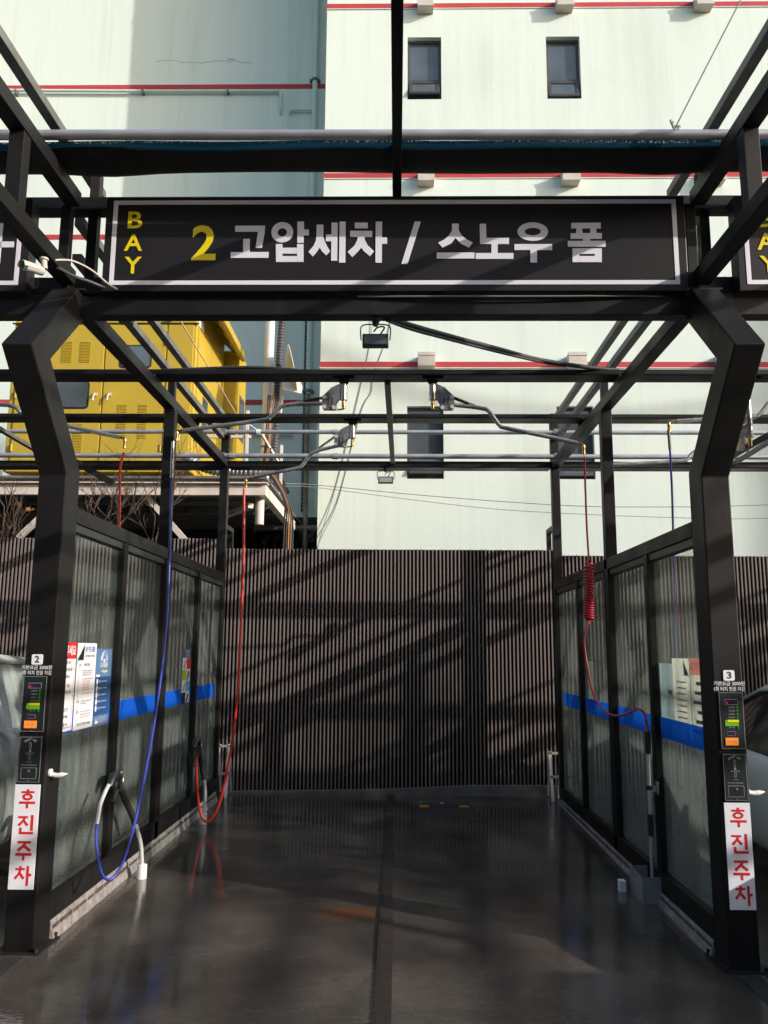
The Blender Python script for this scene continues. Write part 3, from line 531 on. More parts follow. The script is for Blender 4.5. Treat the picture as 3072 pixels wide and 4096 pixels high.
def station(xc, dz, num, lab_p, lab_m, lab_h, hx):
    # xc: centre of the lettering; dz: how much lower this station hangs than the one numbered 2
    z = lambda v: v+dz
    t = thing('pay_station', lab_m, 'pay machine', (xc, 0, z(.85)), 'coin and card pay stations on the columns')
    p = MB().prism_y([(xc-.030, z(1.485)), (xc-.024, z(1.479)), (xc+.024, z(1.479)), (xc+.030, z(1.485)), (xc+.030, z(1.529)), (xc+.024, z(1.535)), (xc-.024, z(1.535)), (xc-.030, z(1.529))], -.006, -.0005)
    pl = p.build('number_tag', 'plate', t)
    MB().text(num, (xc, -.0068, z(1.489)), (1, 0, 0), (0, 0, 1), .038, .026, off=.03, center=True).build('numeral', 'ink', pl)
    q = MB().text('기본요금 2000원', (xc, -.0016, z(1.4525)), (1, 0, 0), (0, 0, 1), .0235, .166, off=.008, center=True)
    q.text('1회 터치 천원 차감', (xc, -.0016, z(1.4235)), (1, 0, 0), (0, 0, 1), .0235, .166, off=.008, center=True); q.build('price_lettering', 'plate', t)
    x0, x1 = xc-.066, xc+.066
    bd = MB().box(x0, x1, -.010, -.0005, z(1.12), z(1.419)).build('control_panel', 'black', t, bevel=.002)
    ln = MB(); yf = -.0112
    def outline(mb, a, b, c, d, wd=.0016, y=yf): mb.box(a, b, y, y+.001, c, c+wd).box(a, b, y, y+.001, d-wd, d).box(a, a+wd, y, y+.001, c+wd, d-wd).box(b-wd, b, y, y+.001, c+wd, d-wd)
    outline(ln, x0+.003, x1-.003, z(1.123), z(1.416)); outline(ln, xc-.034, xc+.037, z(1.352), z(1.381), .002); outline(ln, xc-.03, xc+.014, z(1.192), z(1.212), .0014)
    for i, s in enumerate(('고압세차', '거품솔', '고압물왁스', '하부')): ln.text(s+'▶' if 0 else s, (xc-.018, yf-.0002, z(1.334-.0175*i)), (1, 0, 0), (0, 0, 1), .0085, .036, off=.01)
    ln.text('정 지', (xc-.02, yf-.0002, z(1.230)), (1, 0, 0), (0, 0, 1), .008, .03, off=.01)
    ln.build('panel_lettering', 'greyline', bd)
    MB().box(xc-.0315, xc+.0345, -.0118, -.0101, z(1.3545), z(1.3785)).build('display', 'display', t)
    MB().text('C', (xc-.027, -.0122, z(1.358)), (1, 0, 0), (0, 0, 1), .010, .009, off=.02).build('display_segment', 'redled', t)
    for i in range(5):
        zz = z(1.339-.0175*i) if i < 4 else z(1.233)
        MB().cyl((xc+.030, -.010, zz), (xc+.030, -.0135, zz), .0062, 16).build('button', 'greenled', t)
    MB().box(xc-.038, xc+.034, -.0135, -.0101, z(1.241), z(1.272)).build('card_sticker', 'green', t)
    MB().box(xc-.026, xc+.034, -.0150, -.0136, z(1.262), z(1.274)).build('card_sticker', 'yellowc', t)
    MB().box(xc-.0285, xc+.0125, -.0118, -.0101, z(1.1935), z(1.2105)).build('small_display', 'display', t)
    oc = MB().box(xc-.043, xc+.026, -.0150, -.0101, z(1.140), z(1.180)).build('card_reader', 'orange', t, bevel=.002)
    MB().text('CARD TOUCH', (xc-.036, -.0153, z(1.156)), (1, 0, 0), (0, 0, 1), .009, .054, off=.02).build('reader_lettering', 'greyline', oc)
    cp = MB().box(x0+.004, x1-.004, -.009, -.0005, z(.856), z(1.097)).build('coin_panel', 'black', t, bevel=.002)
    c2 = MB(); outline(c2, x0+.006, x1-.006, z(.859), z(1.094), .0016, -.0102)
    for i, s in enumerate('INSERT COIN'):
        if s == ' ': continue
        th = R(128-76*i/10); rr = .042; o = Vector((xc+rr*math.cos(th), -.0102, z(1.034)+rr*math.sin(th)))
        ux = Vector((math.sin(th), 0, -math.cos(th))); c2.text(s, o-ux*.003, ux, (math.cos(th), 0, math.sin(th)), .010, .0062, off=.02)
    outline(c2, xc-.0055, xc+.0055, z(1.032), z(1.066), .002, -.0102); outline(c2, xc-.006, xc+.005, z(.978), z(1.002), .002, -.0102)
    c2.prism_y([(xc-.008, z(1.020)), (xc+.008, z(1.020)), (xc, z(1.030))], -.0102, -.009); c2.box(xc-.004, xc+.004, -.0102, -.009, z(1.013), z(1.020))
    c2.text('500원 전용', (xc, -.0102, z(1.004)), (1, 0, 0), (0, 0, 1), .0085, .046, off=.015, center=True)
    c2.text('COIN RETURN', (xc, -.0102, z(.962)), (1, 0, 0), (0, 0, 1), .005, .026, off=.01, center=True)
    c2.text('Smart Car Wash System', (xc-.002, -.0102, z(.943)), (1, 0, 0), (.12, 0, 1), .009, .084, off=.012, center=True)
    outline(c2, xc-.042, xc+.042, z(.876), z(.934), .0018, -.0102)
    c2.build('coin_lettering', 'greyline', cp)
    MB().box(xc-.039, xc+.039, -.0112, -.0091, z(.879), z(.931)).build('coin_door', 'black', t, bevel=.002)
    MB().cyl((xc+.002, -.011, z(.917)), (xc+.002, -.0145, z(.917)), .0075, 18).build('lock', 'stain', t)
    for zz in (1.414, 1.128, 1.089, .866): MB().cyl((xc, -.009, z(zz)), (xc, -.0125, z(zz)), .0038, 10).build('screw', 'stain', t)
    # white reversing plate
    pt = thing('parking_plate', lab_p, 'sign plate', (xc, 0, z(.314)), 'white plates with red Korean lettering on the columns')
    MB().box(xc-.068, xc+.068, -.005, -.0005, z(.314), z(.846)).build('plate', 'plate', pt, bevel=.001)
    r = MB()
    for k, (g_, zt_) in enumerate(zip((HU, JIN, JU, CHA), (.822, .690, .558, .432))):
        x_ = xc-.040; W_ = .086; H_ = .098
        for j, pl_ in enumerate(g_): r.prism_y([(x_+a*W_, z(zt_)-b*H_) for a, b in pl_], -.0057-.0001*j, -.0049)
        if k == 0: r.ring((x_+.5*W_, z(zt_)-.40*H_), .028, .0185, .0145, .0075, -.0062, -.0049, 28)
    r.build('lettering', 'redlet', pt)
    h = thing('wall_hook', lab_h, 'hook', (hx, .05, z(.89)), 'white plastic hooks on the column sides')
    s_ = 1 if hx > -1.85 and hx < 0 or hx > 1.9 else -1
    hk = MB(); hk.tube([(hx+s_*.001, .05, z(.900)), (hx+s_*.012, .05, z(.900))], .021, 18)
    pts = [Vector((hx+s_*(.010+.090*k/9), .05, z(.886+.014*abs(k/9-.35)))) for k in range(10)]
    hk.tube(pts, .012, 12, rf=lambda i: .013 if i < 7 else .013-.0035*(i-6)); hk.build('hook_body', 'white', h)
station(-1.889, 0, '2', 'white plate with four red Korean letters under the machine numbered 2', 'black pay station with number tag 2, orange card reader and coin slot', 'white plastic hook on the column beside the left posters', -1.80)
station(1.886, -.063, '3', 'white plate with four red Korean letters under the machine numbered 3', 'black pay station with number tag 3 on the right column', 'white plastic hook on the right column in front of the silver car', 1.96)

# ------------------------------------------------------------------ posters on the glass
XP = -1.845+.0042
def pq(y, z): return pY(y, kL), pZ(z, kL)
def sheet(mb, y0, y1, z0, z1, lv): mb.box(XP-.001 if lv == 0 else XP+.0012*lv-.0006, XP+.0012*(lv+1), y0, y1, z0, z1); return mb
GY = 'posters stuck on the left glass wall'
def txt(mb, s, y, z, h, wd, lv, off=.012): mb.text(s, (XP+.0012*(lv+1)+.0002, y, z), (0, 1, 0), (0, 0, 1), h, wd, off=off)
ya, zb_ = pq(-.02, 1.098); yb, zt_ = pq(.350, 1.604)
def FY(u): return ya+(yb-ya)*u
def FZ(u): return zt_-(zt_-zb_)*u
p1 = thing('wall_poster', 'white poster with a red heading, half hidden behind the column', 'poster', (XP, ya, zb_), GY)
sheet(MB(), ya, yb, zb_, zt_, 0).build('sheet', 'paper', p1)
sheet(MB(), ya, yb, FZ(.19), zt_, 1).build('heading', 'posterred', p1)
q = MB(); txt(q, '꼭 지켜주세요', FY(.12), FZ(.155), .062, yb-FY(.12)-.015, 2, .02); q.build('heading_lettering', 'paper', p1)
q = MB()
for i, (s, u, wd) in enumerate((('세차 후 휴일 동', .235, .22), ('가져온 개인용품', .315, .29), ('사용을 금해주세요.', .395, .25), ('(솔, 거품통 등)', .50, .22), ('환경법 위반이므로', .57, .29), ('거품솔, 고압건', .765, .25), ('(적발예)', .845, .13), ('드라이존에서', .93, .26))):
    txt(q, s, yb-.045-wd+(.0 if i in (1, 4) else -.03), FZ(u)-.008, .022, wd, 1)
q.box(XP+.0024, XP+.0027, yb-.022, yb-.020, FZ(.96), FZ(.22)); q.box(XP+.0024, XP+.0027, ya+.02, yb-.022, FZ(.962), FZ(.956)); q.build('body_lettering', 'ink', p1)
ya, zb_ = pq(.372, 1.090); yb, zt_ = pq(.684, 1.600)
p2 = thing('wall_poster', 'white poster with blue Korean title and a dark folded corner', 'poster', (XP, ya, zb_), GY)
sheet(MB(), ya, yb, zb_, zt_, 0).build('sheet', 'paper', p2)
X1 = XP+.0024
MB().prism_x([(ya+.004, FZ(.20)), (ya+.10, FZ(.20)), (ya+.112, FZ(.01))], X1-.0006, X1).build('folded_corner', 'black', p2)
MB().prism_x([(ya, FZ(.26)), (ya+.016, FZ(.20)), (ya+.03, FZ(.12)), (ya+.008, FZ(.18))], X1-.0006, X1-.0001).build('corner_accent', 'cyan', p2)
q = MB(); txt(q, 'RF 카드세차', FY(.40), FZ(.115), .042, .165, 1, .02); q.build('title_lettering', 'inkblue', p2)
q = MB(); txt(q, '싸다! 빠르다! 편하다!', FY(.40), FZ(.17), .018, .16, 1)
txt(q, '세차카드판매', FY(.36), FZ(.275), .020, .10, 1)
for s, u, wd in (('RF 카드세차 10,000원 적립시', .335, .17), ('11,000원을 사용 하실수 있습니다', .36, .17), ('RF 카드판매기 신용카드 사용', .385, .17), ('기존 카드에 충전 가능 하며 금액별 적립', .43, .19), ('(단, 카드 구입시 500원이 필요 합니다)', .60, .19), ('카드를 터치 하고 금액을 확인', .69, .14), ('작동 하세요', .715, .09), ('세차기 사용시 고압세차, 하부세차', .81, .17), ('거품솔 사용후 왁스 세차 하세요', .84, .17), ('남은 잔액은 카드에 저장', .87, .16)):
    txt(q, s, FY(.30), FZ(u), .0105, wd, 1, .006)
txt(q, 'RF 카드 세차기전용 U-WASH', FY(.16), FZ(.962), .020, .22, 1)
for i, u in enumerate((.27, .69, .81)): txt(q, '0%d' % (i+1), FY(.13), FZ(u), .014, .024, 1)
q.box(X1-.0001, X1+.0002, ya+.034, ya+.036, FZ(.93), FZ(.25)); q.build('body_lettering', 'ink', p2)
q = MB()
for i in range(5): txt(q, '%d0,000원  +%d,000원' % (i+1, (i+1)), FY(.34), FZ(.455+.025*i), .0100, .11, 1, .006)
txt(q, '차감되는 금액', FY(.74), FZ(.69), .0105, .055, 1, .006); q.build('red_lettering', 'inkred', p2)
ya, zb_ = pq(.692, 1.082); yb, zt_ = pq(.975, 1.566)
p3 = thing('wall_poster', 'blue poster headed U-WASH with rows of white icons', 'poster', (XP, ya, zb_), GY)
sheet(MB(), ya, yb, zb_, zt_, 0).build('sheet', 'steelblue', p3)
sheet(MB(), ya, yb, FZ(.86), FZ(.365), 1).build('dark_field', 'navy', p3)
q = MB(); ym = (ya+yb)/2
for rr in (.058, .05, .036):
    pts = [(X1, ym+rr*math.cos(a), FZ(.155)+rr*1.05*math.sin(a)) for a in [math.pi*k/18 for k in range(19)]]
    q.tube(pts, .0016, 5)
q.box(X1-.0004, X1+.0003, ym-.014, ym+.014, FZ(.175), FZ(.145)); q.box(X1-.0004, X1+.0003, ym-.009, ym+.009, FZ(.145), FZ(.13))
txt(q, 'U-WASH', ym-.065, FZ(.245), .036, .13, 1, .02); txt(q, '기본요금', ym-.055, FZ(.305), .014, .045, 1); txt(q, '원', ym+.05, FZ(.305), .014, .018, 1)
q.box(X1-.0004, X1+.0003, ya+.012, ya+.08, FZ(.362), FZ(.335))
for i, s in enumerate(('고압세차', '거품솔', '고압왁스', '하부', '스노우폼')):
    u = .425+.086*i; yc = ya+.035
    q.prism_x([(yc+.015*math.cos(a), FZ(u)+.020*math.sin(a)) for a in [2*math.pi*k/18 for k in range(18)]], X1-.0004, X1+.0003)
    txt(q, s, ya+.06, FZ(u)-.007, .014, .044, 1); txt(q, '차량의 먼지를 제거합니다', ya+.118, FZ(u)-.005, .009, .105, 1, .005)
q.prism_x([(ya+.03, FZ(.965)), (ya+.09, FZ(.965)), (ya+.085, FZ(.93)), (ya+.06, FZ(.925)), (ya+.055, FZ(.885))], X1-.0004, X1+.0003)
for i in range(4): txt(q, '안전을 위하여 사용법을 준수하여 주십시오', ya+.1, FZ(.905+.02*i), .008, .15-.02*(i % 2), 0, .005)
q.build('white_print', 'paper', p3)
MB().box(X1-.0004, X1+.0003, ym-.006, ym+.046, FZ(.312), FZ(.285)).build('price_tag', 'yellowc', p3)
ya, zb_ = pq(2.85, 1.090); yb, zt_ = pq(3.125, 1.566)
p4 = thing('wall_poster', 'narrow strip poster of red, green, blue and black panels far along the glass', 'poster', (XP, ya, zb_), GY)
sheet(MB(), ya, yb, zb_, zt_, 0).build('sheet', 'paper', p4)
sheet(MB(), ya, yb, FZ(.16), zt_, 1).build('heading', 'navy', p4)
q = MB(); txt(q, 'U-WASH', ya+.07, FZ(.07), .03, .16, 2, .02); txt(q, '스노우 폼', ya+.07, FZ(.14), .03, .16, 2, .02); q.build('heading_lettering', 'paper', p4)
for i, (c, hf) in enumerate((('posterred', 1), ('lime', 0), ('cyan', 1), ('black', 0))):
    a, b = (ya+.52*(yb-ya), yb) if hf else (ya, ya+.5*(yb-ya))
    sheet(MB(), a, b, FZ(.37+.21*i), FZ(.17+.21*i), 1).build('colour_panel', c, p4)
    c0, c1 = (ya+.02, ya+.5*(yb-ya)) if hf else (ya+.54*(yb-ya), yb-.02)
    MB().prism_x([(c0, FZ(.36+.21*i)), (c0+.3*(c1-c0), FZ(.27+.21*i)), (c0+.55*(c1-c0), FZ(.19+.21*i)), (c1, FZ(.22+.21*i)), (c0+.75*(c1-c0), FZ(.30+.21*i)), (c0+.6*(c1-c0), FZ(.36+.21*i))], X1-.0006, X1).build('picture_patch', 'ink' if i % 2 else 'greyline', p4)
# posters stuck on the far side of the right glass: their pale backs show through
XB = 1.845+.0045
kR = (1.851-.0853)/(1.85-.0853)
GB = 'posters seen from behind through the right glass wall'
def back(y0, y1, z0, z1, label, base):
    t = thing('wall_poster', label, 'poster', (XB, y0, z0), GB)
    MB().add([(XB, y0, z0), (XB, y1, z0), (XB, y1, z1), (XB, y0, z1)], [(0, 1, 2, 3)]).build('sheet', base, t); return t
t = back(.20, .494, 1.02, 1.434, 'pale back of a poster with a red heading, seen through the right glass', 'palewhite')
MB().add([(XB, .20, 1.4345), (XB, .494, 1.4345), (XB, .494, 1.53), (XB, .20, 1.53)], [(0, 1, 2, 3)]).build('heading_back', 'palered', t)
q = MB()
for s, z_ in (('요세주켜지', 1.455),): q.text(s, (XB-.0009, .48, z_), (0, -1, 0), (0, 0, 1), .055, .24, off=.02)
q.build('heading_lettering', 'palewhite', t)
q = MB()
for i in range(6): q.box(XB-.0006, XB, .24, .40+.03*((i*7) % 3), 1.375-.055*i, 1.395-.055*i)
q.build('lettering_back', 'paleblue', t)
t = back(.506, .818, 1.02, 1.528, 'pale cream poster back with a grey corner, seen through the right glass', 'palewhite')
MB().prism_x([(.515, 1.425), (.60, 1.425), (.612, 1.52)], XB-.0006, XB).build('folded_corner', 'paleblue', t)
q = MB()
for i in range(9): q.box(XB-.0006, XB, .58, .74, 1.38-.036*i, 1.388-.036*i)
q.build('lettering_back', 'paleblue', t)
t = back(.822, 1.08, 1.02, 1.493, 'pale blue poster back nearest the mullion, seen through the right glass', 'paleblue')
MB().box(XB-.0006, XB, .84, .92, 1.30, 1.325).build('lettering_back', 'palewhite', t)
back(2.97, 3.22, 1.06, 1.48, 'narrow pale poster back in the second pane of the right glass wall', 'palewhite')

# ------------------------------------------------------------------ tall mint building behind
BL = thing('mint_building', 'tall pale mint building with red floor bands and dark framed windows', 'building', (3, 9, 0))
YB, YR, XE = 9.0, 11.2, -1.235
# front wall with real window openings
WINS = [(x, z) for z in (4.40, 7.91, 11.42, 14.95) for x in (.255, 2.785, 7.85)]
WW, WH = .615, 1.26
wm = MB()
xs = [XE]; 
for x in sorted({a for a, b in WINS}): xs += [x, x+WW]
xs += [11.5]; zs = [-.3]
for z in sorted({b for a, b in WINS}): zs += [z, z+WH]
zs += [19]
for i in range(len(xs)-1):
    for j in range(len(zs)-1):
        if i % 2 == 1 and j % 2 == 1:
            x0, x1, z0, z1 = xs[i], xs[i+1], zs[j], zs[j+1]; d = .16
            wm.add([(x0, YB, z0), (x1, YB, z0), (x1, YB, z1), (x0, YB, z1), (x0, YB+d, z0), (x1, YB+d, z0), (x1, YB+d, z1), (x0, YB+d, z1)], [(0, 1, 5, 4), (1, 2, 6, 5), (2, 3, 7, 6), (3, 0, 4, 7)])
        else: wm.add([(xs[i], YB, zs[j]), (xs[i+1], YB, zs[j]), (xs[i+1], YB, zs[j+1]), (xs[i], YB, zs[j+1])], [(0, 1, 2, 3)])
wm.add([(XE, YB, -.3), (XE, YR+3, -.3), (XE, YR+3, 19), (XE, YB, 19)], [(0, 1, 2, 3)])
wm.build('front_wall', 'wall', BL, fix=False)
MB().box(-16, XE-.002, YR, YR+.3, -.3, 19).build('recessed_wall', 'wall', BL)
MB().box(-16, 11.5, YB+.4, YR+2.9, 18.95, 19.2).build('roof', 'concrete', BL)
for zc in (6.395, 9.915, 13.325, 16.8):
    MB().box(XE-.01, 11.5, YB-.012, YB+.001, zc-.05, zc+.05).build('floor_band', 'redband', BL)
    MB().box(-16, XE-.015, YR-.012, YR+.001, zc-.05, zc+.05).build('floor_band', 'redband', BL)
    MB().box(XE-.01, 11.5, YB-.016, YB+.001, zc-.066, zc-.051).build('drip_strip', 'pipemint', BL)
for k, (x, z) in enumerate(WINS):
    y = YB+.10; f = MB(); a = .045
    f.box(x, x+a, y, y+.055, z, z+WH).box(x+WW-a, x+WW, y, y+.055, z, z+WH).box(x+a, x+WW-a, y, y+.055, z+WH-a, z+WH).box(x+a, x+WW-a, y, y+.055, z, z+a).box(x+a, x+WW-a, y, y+.055, z+.40, z+.46)
    wf = f.build('window', 'wframe', BL)
    MB().box(x+a, x+WW-a, y+.025, y+.035, z+.46, z+WH-a).build('pane', 'wglass', wf)
    # top-hung vent sash swung outwards at the foot of the window
    an = R(24 if k % 3 != 1 else 12); L = .35; hz = z+.40; hy = YB+.09; s = MB()
    def V(u, v, o=0): return (x+.03+u*(WW-.06), hy-v*math.sin(an)*L-o*math.cos(an), hz-v*math.cos(an)*L+o*math.sin(an))
    def panel(mb, u0, u1, v0, v1, o0=-.018, o1=.018):
        mb.add([V(u0, v0, o0), V(u1, v0, o0), V(u1, v1, o0), V(u0, v1, o0), V(u0, v0, o1), V(u1, v0, o1), V(u1, v1, o1), V(u0, v1, o1)], [(0, 1, 2, 3), (7, 6, 5, 4), (0, 4, 5, 1), (1, 5, 6, 2), (2, 6, 7, 3), (3, 7, 4, 0)])
    panel(s, 0, 1, 0, .14); panel(s, 0, 1, .86, 1); panel(s, 0, .1, .14, .86); panel(s, .9, 1, .14, .86)
    s.build('sash', 'wframe', wf)
    g2 = MB(); panel(g2, .1, .9, .14, .86, -.004, .004); g2.build('sash_pane', 'wglass', wf)
    MB().box(x+a, x+WW-a, y+.03, y+.04, z+a, z+.40).build('pane', 'wglass', wf)
for x in (.415, 2.97, 5.5):
    for zc in (13.27, 9.81, 6.42):
        b = MB().box(x+.02*(x < 2), x+.31, YB-.22, YB-.0005, zc-.115, zc+.115); b.box(x-.008+.02*(x < 2), x+.318, YB-.232, YB-.2205, zc+.06, zc+.125); b.build('vent_hood', 'ivory', BL, bevel=.004)
p = MB(); yp = YR-.07
p.tube([(-1.668, yp, 5.0), (-1.668, yp, 18.9)], .055, 12); p.build('downpipe', 'pipemint', BL)
for z in (13.42, 9.95, 6.6): MB().box(-1.78, -1.56, yp-.02, YR-.0005, z-.02, z+.02).tube([(-1.668, yp, z-.035), (-1.668, yp, z+.035)], .066, 12).build('pipe_clamp', 'grey_steel', BL)
p = MB(); p.tube(smooth_path([(-10, yp, 13.24), (-6, yp, 13.19), (-2.42, yp, 13.17)], 4)+[Vector((-2.39, yp, 13.15)), Vector((-2.385, yp, 13.10)), Vector((-2.385, yp, 12.72)), Vector((-2.385, YR, 12.68))], .032, 10); p.build('service_pipe', 'pipemint', BL)
for x in (-8, -5.3, -3.5): MB().box(x-.02, x+.02, yp-.04, YR-.0005, 13.12, 13.22).build('pipe_clamp', 'grey_steel', BL)
MB().tube([(-1.70, yp, 12.735), (-2.16, yp, 12.735), (-2.185, yp+.01, 12.72), (-2.19, YR, 12.66)], .026, 10).build('service_pipe', 'pipemint', BL)
MB().tube([(-1.2-.75, yp, 5.72), (-2.9, yp, 5.74), (-4.9, yp, 5.78)], .03, 8).build('service_pipe', 'pipemint', BL)
tr = MB(); 
for k in range(60): 
    z = 4.2+k*.075; tr.box(-1.765, -1.655, YR-.035, YR-.02, z, z+.045)
tr.box(-1.77, -1.75, YR-.035, YR-.0005, 4.2, 8.7).box(-1.67, -1.65, YR-.035, YR-.0005, 4.2, 8.7)
tr.build('cable_tray', 'grey_steel', BL)
MB().tube([(-1.45, YR-.1, 3.0), (-1.45, YR-.1, 6.2)], .045, 10).build('downpipe', 'pipemint', BL)
rng = random.Random(5); crk = MB(); pts = []
for i in range(24): pts.append((-5.1+i*.09, YR-.0012, 13.92+.03*math.sin(i*.5)+rng.uniform(-.018, .018)))
crk.tube(pts, .004, 4); pts = [(-3.55+i*.02, YR-.0012, 13.99-.004*i+rng.uniform(-.008, .008)) for i in range(9)]; crk.tube(pts, .009, 4)
crk.build('wall_crack', 'greyline', BL)

# added dark sheet: its colour stands in for the shade below the platform
rw = MB().box(-16, -1.40, 10.6, 10.9, -.3, 4.0); tag(rw.build('platform_shade_sheet', 'darkwall', loc=(-5, 10.6, 0)), 'added dark sheet coloured as the shade under the beige platform', 'wall')
iv = MB(); rng = random.Random(11)
for i in range(900):
    x = rng.uniform(-2.6, -1.25); z = 2.5+rng.random()**1.3*1.25; y = 10.0+rng.uniform(-.15, .5); s = rng.uniform(.03, .075)
    u = Vector((rng.uniform(-1, 1), rng.uniform(-1, 1), rng.uniform(-1, 1))).normalized(); v = u.orthogonal(); o = Vector((x, y, z))
    iv.add([o-u*s, o-v*s*.7, o+u*s, o+v*s*.7], [(0, 1, 2, 3)])
o = iv.build('ivy', 'ivyleaf', loc=(-1.9, 10, 2.5), fix=False); tag(o, 'dark ivy growing in the corner beside the mint building', 'ivy'); o['kind'] = 'stuff'
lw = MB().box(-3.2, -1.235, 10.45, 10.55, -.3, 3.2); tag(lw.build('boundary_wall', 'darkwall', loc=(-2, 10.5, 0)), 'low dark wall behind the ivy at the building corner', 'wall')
rl = thing('guard_rail', 'grey tube rail with one upright in the dark corner behind the fence', 'railing', (-1.7, 9.4, 3))
MB().tube([(-2.35, 9.4, 3.62), (-1.28, 9.4, 3.62)], .05, 10).build('rail', 'grey_steel', rl)
MB().tube([(-2.35, 9.4, 3.05), (-1.45, 9.4, 3.06)], .035, 10).build('rail', 'grey_steel', rl)
MB().tube([(-1.48, 9.39, 1.0), (-1.48, 9.39, 6.0)], .04, 10).build('upright', 'grey_steel', rl)
MB().bar((-2.06, 9.5, 4.75), (-1.80, 9.5, 4.25), .10, .06).build('brace', 'grey_steel', rl)

# blocks added unseen: a low one cuts sky light, a taller shades the wall
def block(x0, x1, y0, y1, h, label, face):
    t = thing('added_block', label, 'building', ((x0+x1)/2, (y0+y1)/2, 0), 'unseen blocks added to shape sky light and shade')
    MB().box(x0, x1, y0, y1, -.3, h).build('wall', face, t)
    MB().box(x0-.15, x1+.15, y0-.15, y1+.15, h+.001, h+.35).build('parapet', 'concrete', t)
    for k in range(int(h/3.4)):
        for i in range(int((x1-x0)/4)):
            xx = x0+1.2+i*4; MB().box(xx, xx+1.8, y1+.001, y1+.05, 1.2+k*3.4, 2.7+k*3.4).build('window', 'wglass', t) if i < 9 else None
block(-38, 16, -27, -17, 12.5, 'long grey block added unseen behind the viewer to cut sky light', 'concrete')
block(45.9, 62, -11, 4, 24.7, 'taller grey block added unseen far to the right to shade the wall', 'concrete')
ub = thing('utility_cables', 'bundle of utility cables sagging above the road behind the viewer', 'cables', (27, -5, 19))
for dz, rr in ((0, .045), (.10, .03), (-.09, .03)):
    MB().tube(smooth_path([(18, -5, 21.4+dz)]+[(x, y, z+dz*(1 if x < 30 else .5)) for x, y, z in [(26.68, -5.0, 18.7), (27.27, -5.0, 18.36), (28.13, -5.0, 18.01), (28.77, -5.0, 17.82), (30.04, -5.0, 17.63), (31.72, -5.0, 17.57), (32.86, -5.0, 17.64)]]+[(44, -5, 18.9+dz)], 5), rr, 8).build('cable', 'cable', ub)

# ------------------------------------------------------------------ platform with the yellow enclosure
PF = thing('steel_platform', 'beige steel platform on braced beams carrying the yellow enclosure', 'platform', (-4, 6, 3.6))
MB().box(-9.5, -1.63, 6.0, 6.10, 3.555, 3.70).build('front_beam', 'beige', PF)
MB().box(-9.5, -1.60, 5.94, 6.10, 3.7005, 3.715).build('beam_flange', 'beige', PF)
MB().box(-9.5, -1.62, 5.97, 10.59, 3.77, 3.80).build('deck', 'concrete', PF)
MB().box(-9.5, -1.66, 6.03, 6.08, 3.716, 3.769).build('deck_joist', 'grey_steel', PF)
MB().box(-1.73, -1.63, 6.101, 9.2, 3.555, 3.70).build('side_beam', 'beige', PF)
for x in (-7.2, -4.6): MB().box(x, x+.09, 6.101, 9.2, 3.57, 3.69).build('joist', 'grey_steel', PF)
MB().box(-9.5, -1.74, 7.6, 7.7, 3.57, 3.69).build('joist', 'grey_steel', PF)
for p, q in (((-3.22, 6.16, 3.55), (-2.62, 6.16, 2.9)), ((-4.35, 6.16, 3.55), (-4.9, 6.16, 3.0)), ((-2.5, 7.5, 3.5), (-1.85, 6.2, 3.45))): MB().bar(p, q, .07, .07, (0, 1, 0)).build('brace', 'beige', PF)
MB().tube([(-1.74, 6.25, 3.20), (-1.74, 6.25, 3.554)], .06, 14).build('post', 'beige', PF)
for x in (-8.5, -6.0): MB().box(x, x+.14, 7.0, 7.14, -.2, 3.57).build('post', 'grey_steel', PF)
for zz, (p, q) in ((0, ((-1.95, 6.3, 3.80), (-1.95, 6.3, 4.78))), (1, ((-2.68, 6.32, 4.42), (-1.9, 6.32, 4.42))), (2, ((-1.62, 7.3, 3.8), (-1.62, 7.3, 4.55)))): MB().bar(p, q, .038, .038, (0, 1, 0)).build('handrail', 'beige', PF)
MB().bar((-1.86, 6.9, 4.62), (-1.62, 7.3, 4.22), .03, .03).build('brace', 'beige', PF)

CB = thing('yellow_enclosure', 'large mustard yellow generator enclosure with louvred doors on the platform', 'generator', (-4, 6.3, 3.9))
cx0, cx1, cy0, cy1, cz0, cz1 = -5.25, -2.69, 6.30, 8.08, 3.915, 6.50
MB().box(cx0, cx1, cy0, cy1, cz0, cz1).build('body', 'yellow', CB, bevel=.02)
MB().box(cx0-.02, cx1+.02, cy0-.03, cy0-.0005, 6.02, 6.035).build('seam', 'black', CB)
MB().box(cx0-.03, cx1+.03, cy0-.04, cy1+.03, cz1+.001, cz1+.05).build('roof', 'yellow', CB)
doors = [(-5.16, -3.965), (-3.945, -3.11), (-3.09, -2.735)]
for a, b in doors: MB().box(a, b, cy0-.022, cy0-.0005, 4.03, 6.01).build('door', 'yellow', CB, bevel=.006)
MB().box(cx0+.05, cx1-.03, cy0-.020, cy0-.0005, cz0+.005, 4.015).build('plinth', 'yellow', CB, bevel=.004)
def louvre(x0, x1, z0, z1):
    n = max(3, int((z1-z0)/.021)); mb = MB()
    for i in range(n):
        z = z0+(z1-z0)*i/n; h = (z1-z0)/n
        mb.prism_x([(cy0-.0225, z+h*.9), (cy0-.032, z+h*.3), (cy0-.030, z+h*.15), (cy0-.0225, z+h*.35)], x0, x1)
    mb.build('louvre', 'yellow', CB)
for a in ((-4.555, -4.41, 5.46, 5.77), (-4.30, -4.155, 5.46, 5.77), (-3.73, -3.60, 4.384, 4.87), (-3.44, -3.32, 4.384, 4.87), (-4.315, -4.19, 4.18, 4.60)): louvre(*a)
